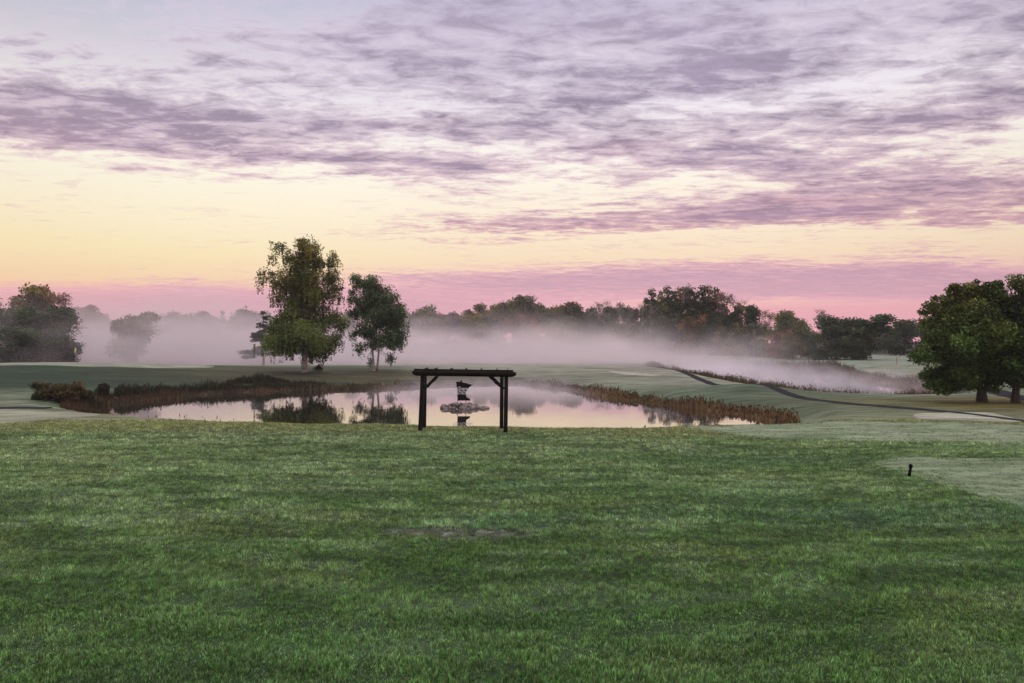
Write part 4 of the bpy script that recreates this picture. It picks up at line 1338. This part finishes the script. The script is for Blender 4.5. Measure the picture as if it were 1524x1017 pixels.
# ------------------------------------------------------------------ mist
def mist(name, lo, hi, dens, ztop, zvar, nscale, edge, label, col=(0.95, 0.83, 0.83), step=1.0, zcurve=1.0, left=0):
    c = [(a + b) / 2 for a, b in zip(lo, hi)]; s = [b - a for a, b in zip(lo, hi)]
    mb_ = MB(); mb_.box((0, 0, 0), s)
    mt, nt, out = new_mat(name)
    tc = N(nt, 'ShaderNodeTexCoord'); pos = vmath(nt, 'ADD', tc.outputs['Object'], tuple(c))
    sep = N(nt, 'ShaderNodeSeparateXYZ'); nt.links.new(pos, sep.inputs[0])
    X, Y, Z = sep.outputs
    fl_ = vmath(nt, 'MULTIPLY', pos, (1, 1, 0.35))
    big = noise(nt, fl_, 1.0 / nscale, 1, .5)
    sml = noise(nt, vmath(nt, 'MULTIPLY', pos, (1, 1, 2.2)), 3.8 / nscale, 3, .55)
    top = maprange(nt, big, .3, .7, ztop - zvar, ztop + zvar, False)
    if left: top = mathn(nt, 'ADD', top, maprange(nt, X, -8, -60, 0, left))
    zf = maprange(nt, Z, top, WZ, 0.0, 1.0)
    zf = mathn(nt, 'POWER', zf, zcurve)
    ex = mathn(nt, 'MULTIPLY', maprange(nt, X, lo[0], lo[0] + edge[0], 0, 1), maprange(nt, X, hi[0], hi[0] - edge[1], 0, 1))
    ey = mathn(nt, 'MULTIPLY', maprange(nt, Y, lo[1], lo[1] + edge[2], 0, 1), maprange(nt, Y, hi[1], hi[1] - edge[3], 0, 1))
    nf = maprange(nt, sml, .32, .68, 0.0, 1.95, False)
    d = mathn(nt, 'MULTIPLY', mathn(nt, 'MULTIPLY', zf, nf), mathn(nt, 'MULTIPLY', ex, ey))
    d = mathn(nt, 'MULTIPLY', d, dens)
    pv = N(nt, 'ShaderNodeVolumePrincipled'); pv.inputs['Color'].default_value = (*col, 1); pv.inputs['Anisotropy'].default_value = 0.0
    nt.links.new(d, pv.inputs['Density']); nt.links.new(pv.outputs[0], out.inputs['Volume'])
    o = mb_.build(name, mt, None, loc=c)
    tag(o, label, 'mist', kind='stuff')
    return o


mist('haze', (-150, 92, -3), (48, 208, 17), 0.070, 7.0, 6.0, 19.0, (10, 26, 26, 12), 'bank of pinkish ground mist lying before the far wood', zcurve=1.3, left=5)
mist('haze', (23, 60, -3), (50, 150, 4.5), 0.034, 0.9, 1.3, 7.0, (5, 14, 8, 16), 'low white mist drifting over the pond at right', zcurve=1.0, col=(0.99, 0.90, 0.92))
mist('haze', (-14, 56, -2), (9, 84, 1.2), 0.05, 0.2, 0.45, 5.0, (6, 5, 9, 5), 'thin mist at the far end of the near pond', zcurve=1.0)

# thin even air round the whole scene
mt, nt_, out_ = new_mat('thin_air')
pv = N(nt_, 'ShaderNodeVolumePrincipled'); pv.inputs['Color'].default_value = (0.93, 0.87, 0.92, 1); pv.inputs['Density'].default_value = 0.00022
nt_.links.new(pv.outputs[0], out_.inputs['Volume'])
mb_ = MB(); mb_.box((0, 0, 0), (1400, 900, 32))
tag(mb_.build('haze', mt, None, loc=(0, 340, 9)), 'thin even haze in the air over the whole course', 'haze', kind='stuff')

# ------------------------------------------------------------------ sky
AZ_SUN, EL_SUN = -52.0, 3.0       # degrees left of the view axis, above the horizon
T_V = 0.5                          # tan(elevation) at the top row of the cloud grid
NR, NCOL = 33, 32


def t_of_y(y):
    return math.sqrt(max(0.0, (HY - y) / F) / T_V)


CLOUDS = [  # cx, cy, rx, ry, tilt deg, amount
    (60, 165, 200, 34, 4, .85), (300, 178, 240, 24, 4, .80), (560, 186, 210, 16, 1, .72), (90, 200, 160, 16, 2, .6), (730, 186, 90, 12, 0, .45),
    (480, 238, 250, 17, 3, .66), (300, 226, 110, 18, 8, .5), (600, 243, 120, 11, 2, .5), (690, 240, 50, 8, 0, .5), (180, 275, 90, 5, 0, .3), (60, 268, 60, 4, 0, .25), (640, 282, 120, 6, 4, .3),
    (880, 112, 180, 30, -4, .46), (1095, 100, 130, 18, 4, .62), (1060, 122, 140, 14, 3, .5), (840, 183, 150, 13, -1, .72), (1010, 176, 150, 9, -2, .66), (880, 150, 180, 16, -4, .32),
    (1300, 188, 200, 24, -6, .75), (1450, 168, 130, 22, -8, .85), (1495, 130, 60, 11, -6, .8), (1180, 182, 120, 16, -4, .5), (1350, 120, 120, 6, -8, .3),
    (1010, 225, 180, 18, 3, .55), (1090, 245, 160, 12, 6, .55), (1170, 212, 110, 12, -4, .5), (920, 262, 110, 7, 4, .5), (860, 275, 50, 6, 4, .45), (820, 232, 100, 10, -2, .4),
    (1190, 300, 190, 20, -1, .72), (1420, 308, 170, 20, -2, .62), (1150, 318, 220, 10, 0, .6), (1470, 260, 100, 14, 4, .55), (1350, 268, 180, 18, 3, .5), (1200, 255, 120, 12, 6, .45), (1420, 230, 120, 10, 4, .4),
    (700, 342, 110, 6, 0, .6), (860, 326, 190, 8, -1, .66), (1060, 320, 140, 8, 0, .5), (760, 340, 90, 7, 0, .5),
    (620, 60, 330, 50, -8, .28), (700, 112, 260, 36, 4, .32), (860, 40, 300, 36, 6, .26), (1200, 50, 260, 36, 0, .36), (1480, 22, 110, 30, 4, .55), (160, 120, 220, 26, 12, .26), (1000, 40, 180, 40, 10, .3),
    (1230, 419, 480, 20, 0, 1.15), (1450, 425, 320, 19, 0, .9), (640, 413, 130, 4, 0, .42), (760, 428, 200, 5, 0, .45), (700, 444, 260, 8, 0, .5), (1000, 395, 260, 3, 0, .35), (1350, 385, 180, 4, 0, .3),
    (200, 470, 420, 34, 0, 1.1), (620, 470, 300, 30, 0, .55), (250, 420, 160, 2, 0, .25), (1200, 368, 300, 4, 0, .18), (900, 372, 200, 3, 0, .12),
]


def cover(px, y):
    c = 0.05 + 0.22 * math.exp(-((y - 20) / 95) ** 2) * (0.5 + 0.5 * math.tanh((px - 120) / 200)) + .14 * math.exp(-((y - 60) / 90) ** 2)
    for cx, cy, rx, ry, a, amt in CLOUDS:
        ca, sa = math.cos(R(a)), math.sin(R(a))
        dx, dy = px - cx, y - cy
        u = (dx * ca + dy * sa) / rx; v = (-dx * sa + dy * ca) / ry
        q = u * u + v * v
        if q < 9:
            g = amt * math.exp(-q * q * 0.55) if ry >= 16 and amt > .84 else amt * math.exp(-q * .8)
            c = c + g - c * g * 0.6
    return min(1.0, c)


def build_world():
    w = bpy.data.worlds.new('World'); scene.world = w; w.use_nodes = True
    nt = w.node_tree; nt.nodes.clear()
    out = nt.nodes.new('ShaderNodeOutputWorld')
    tc = nt.nodes.new('ShaderNodeTexCoord')
    dirv = tc.outputs['Generated']
    sep = nt.nodes.new('ShaderNodeSeparateXYZ'); nt.links.new(dirv, sep.inputs[0])
    x, y, z = sep.outputs
    az = mathn(nt, 'ARCTAN2', x, y)                      # 0 ahead, positive right
    hyp = mathn(nt, 'SQRT', mathn(nt, 'MAXIMUM', mathn(nt, 'SUBTRACT', 1.0, mathn(nt, 'MULTIPLY', z, z)), 1e-4))
    v = mathn(nt, 'DIVIDE', mathn(nt, 'MAXIMUM', z, 0.0), hyp)
    t = mathn(nt, 'SQRT', mathn(nt, 'DIVIDE', v, T_V))
    tcl = mathn(nt, 'MINIMUM', t, 1.0)
    AZM = R(38)
    ua = maprange(nt, az, -AZM, AZM, 0, 1, False)
    # cloud plane coordinates
    zz = mathn(nt, 'ADD', mathn(nt, 'MAXIMUM', z, 0.0), 0.035)
    comb = nt.nodes.new('ShaderNodeCombineXYZ')
    nt.links.new(mathn(nt, 'DIVIDE', x, zz), comb.inputs[0]); nt.links.new(mathn(nt, 'DIVIDE', y, zz), comb.inputs[1])
    cp = comb.outputs[0]
    n_big = noise(nt, vmath(nt, 'MULTIPLY', cp, (0.62, 1.0, 1)), 2.1, 7, .60, .15, '2D')
    n_fin = noise(nt, vmath(nt, 'MULTIPLY', cp, (0.62, 1.0, 1)), 11.0, 5, .66, .35, '2D')
    # coverage grid: three rows per colour ramp
    # jitter the lookup a little with the noise so that no band edge is straight
    wob = mathn(nt, 'MULTIPLY', mathn(nt, 'SUBTRACT', n_big, .5), .035)
    ts = mathn(nt, 'MULTIPLY', mathn(nt, 'ADD', tcl, wob), NR - 1)
    cb = nt.nodes.new('ShaderNodeCombineXYZ')
    for i in range(3): nt.links.new(ts, cb.inputs[i])
    tv = cb.outputs[0]
    tot = None
    for g in range(0, NR, 3):
        ramp = nt.nodes.new('ShaderNodeValToRGB'); nt.links.new(ua, ramp.inputs[0])
        cr = ramp.color_ramp; cr.interpolation = 'LINEAR'
        while len(cr.elements) < NCOL: cr.elements.new(1.0)
        for j in range(NCOL):
            cr.elements[j].position = j / (NCOL - 1)
        for j in range(NCOL):
            a = -AZM + 2 * AZM * j / (NCOL - 1)
            px = CX + F * math.tan(a)
            vals = []
            for q in range(3):
                vv = ((g + q) / (NR - 1)) ** 2 * T_V
                vals.append(cover(px, HY - F * vv / math.cos(a)))
            cr.elements[j].color = (*vals, 1)
        hat = vmath(nt, 'ABSOLUTE', vmath(nt, 'SUBTRACT', tv, (g, g + 1, g + 2)))
        hat = vmath(nt, 'MAXIMUM', vmath(nt, 'SUBTRACT', (1, 1, 1), hat), (0, 0, 0))
        d = vmath(nt, 'DOT_PRODUCT', hat, ramp.outputs[0], 1)
        tot = d if tot is None else mathn(nt, 'ADD', tot, d)
    # density
    n_mid = noise(nt, vmath(nt, 'MULTIPLY', cp, (0.55, 1.0, 1)), 5.2, 4, .62, .25, '2D')
    nsum = mathn(nt, 'ADD', mathn(nt, 'MULTIPLY', mathn(nt, 'SUBTRACT', n_mid, .5), 1.0), mathn(nt, 'MULTIPLY', mathn(nt, 'SUBTRACT', n_fin, .5), 1.05))
    nn_ = mathn(nt, 'ADD', mathn(nt, 'MULTIPLY', mathn(nt, 'SUBTRACT', n_big, .5), .75), nsum)
    amp = maprange(nt, t, .22, .42, .25, 1.15)
    amp = mathn(nt, 'MULTIPLY', amp, maprange(nt, tot, .04, .28, .45, 1.0))
    raw = mathn(nt, 'ADD', tot, mathn(nt, 'MULTIPLY', nn_, amp))
    dens = maprange(nt, raw, .12, 1.10, 0, 1, False)

    def ramp_y(stops, src=t):
        r = nt.nodes.new('ShaderNodeValToRGB'); nt.links.new(src, r.inputs[0]); e = r.color_ramp.elements
        st_ = sorted([(t_of_y(yy), c) for yy, c in stops], key=lambda q: q[0])
        while len(e) < len(st_): e.new(1.0)
        for k, (p, c) in enumerate(st_): e[k].position = min(1.0, p)
        for k, (p, c) in enumerate(st_): e[k].color = (*lin(*c), 1)
        return r.outputs[0]
    left = ramp_y([(505, (236, 172, 176)), (445, (238, 178, 180)), (430, (242, 208, 174)), (385, (248, 229, 186)), (320, (252, 241, 214)), (250, (254, 249, 234)), (190, (244, 241, 235)), (110, (212, 208, 219)), (20, (186, 190, 211)), (-40, (180, 184, 206))])
    right = ramp_y([(505, (234, 164, 178)), (462, (238, 172, 182)), (447, (248, 200, 184)), (430, (243, 196, 184)), (385, (248, 222, 192)), (330, (252, 236, 212)), (250, (255, 248, 236)), (160, (243, 236, 244)), (80, (224, 216, 230)), (0, (206, 198, 216)), (-40, (196, 190, 210))])
    clear = mixc(nt, maprange(nt, az, R(-30), R(8)), left, right)
    cl_deep = ramp_y([(505, (228, 152, 178)), (440, (211, 164, 180)), (415, (203, 160, 179)), (345, (180, 146, 166)), (240, (172, 151, 173)), (160, (164, 149, 172)), (60, (184, 171, 194)), (0, (180, 168, 190))])
    cl_thin = ramp_y([(505, (240, 172, 184)), (440, (234, 176, 190)), (400, (232, 184, 190)), (345, (222, 178, 184)), (240, (234, 212, 218)), (160, (226, 214, 226)), (60, (216, 206, 222)), (0, (200, 192, 214))])
    c1 = mixc(nt, maprange(nt, dens, 0, .40, 0, 1, False), clear, cl_thin)
    c2 = mixc(nt, maprange(nt, dens, .26, .92, 0, 1, False), c1, cl_deep)
    mott = mathn(nt, 'ADD', mathn(nt, 'MULTIPLY', mathn(nt, 'SUBTRACT', n_mid, .5), .55), mathn(nt, 'MULTIPLY', mathn(nt, 'SUBTRACT', n_fin, .5), .50))
    mott = mathn(nt, 'SUBTRACT', 1.0, mathn(nt, 'MULTIPLY', mathn(nt, 'MULTIPLY', mott, maprange(nt, dens, .3, .8)), maprange(nt, t, .40, .55, .25, 1.0)))
    c2 = mixc(nt, 1.0, c2, mixc(nt, 1.0, (1, 1, 1), mott, 'MULTIPLY'), 'MULTIPLY')
    # reddish underlit flecks inside the thicker cloud
    red = noise(nt, vmath(nt, 'MULTIPLY', cp, (.6, 1, 1)), 1.7, 3, .5, 0, '2D')
    rf = mathn(nt, 'MULTIPLY', maprange(nt, red, .60, .74), mathn(nt, 'MULTIPLY', maprange(nt, dens, .3, .7), maprange(nt, t, .85, .5, 0, .38)))
    c3 = mixc(nt, rf, c2, lin(214, 160, 172))
    # sides a little darker
    side = maprange(nt, mathn(nt, 'ABSOLUTE', az), R(15), R(60), 1.0, .80)
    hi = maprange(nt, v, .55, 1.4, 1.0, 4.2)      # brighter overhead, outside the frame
    k = side
    c4 = mixc(nt, 1.0, c3, mixc(nt, 1.0, (1, 1, 1), k, 'MULTIPLY'), 'MULTIPLY')
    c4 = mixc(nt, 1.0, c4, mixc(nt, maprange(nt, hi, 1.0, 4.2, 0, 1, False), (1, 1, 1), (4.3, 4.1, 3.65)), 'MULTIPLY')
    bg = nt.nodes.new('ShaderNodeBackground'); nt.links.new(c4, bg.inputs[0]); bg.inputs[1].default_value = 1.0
    sky = nt.nodes.new('ShaderNodeTexSky'); sky.sky_type = 'NISHITA'; sky.sun_disc = False
    sky.sun_elevation = R(EL_SUN); sky.sun_rotation = R(AZ_SUN)
    bg2 = nt.nodes.new('ShaderNodeBackground'); nt.links.new(sky.outputs[0], bg2.inputs[0]); bg2.inputs[1].default_value = 0.008
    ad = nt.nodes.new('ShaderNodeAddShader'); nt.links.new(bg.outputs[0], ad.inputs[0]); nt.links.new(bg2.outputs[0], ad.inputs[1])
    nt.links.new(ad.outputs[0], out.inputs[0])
    w.cycles.sampling_method = 'MANUAL'; w.cycles.sample_map_resolution = 512


build_world()

sd_ = bpy.data.lights.new('sun', 'SUN'); sd_.energy = 0.6; sd_.angle = R(12); sd_.color = (1.0, 0.72, 0.48)
so = bpy.data.objects.new('sun', sd_); COL.objects.link(so)
from mathutils import Vector
dv = Vector((math.sin(R(AZ_SUN)) * math.cos(R(EL_SUN)), math.cos(R(AZ_SUN)) * math.cos(R(EL_SUN)), math.sin(R(EL_SUN))))
so.rotation_euler = dv.to_track_quat('Z', 'Y').to_euler()

# ------------------------------------------------------------------ render settings
scene.render.engine = 'CYCLES'
cy = scene.cycles
cy.max_bounces = 6; cy.diffuse_bounces = 2; cy.glossy_bounces = 3; cy.transmission_bounces = 3; cy.transparent_max_bounces = 4; cy.volume_bounces = 1
cy.volume_step_rate = 0.6; cy.volume_max_steps = 128
cy.use_denoising = True; cy.denoising_prefilter = 'ACCURATE'
cy.use_adaptive_sampling = True; cy.adaptive_threshold = 0.005
vs = scene.view_settings
vs.view_transform = 'Standard'; vs.look = 'None'; vs.exposure = 0.0; vs.gamma = 1.0; vs.use_curve_mapping = False
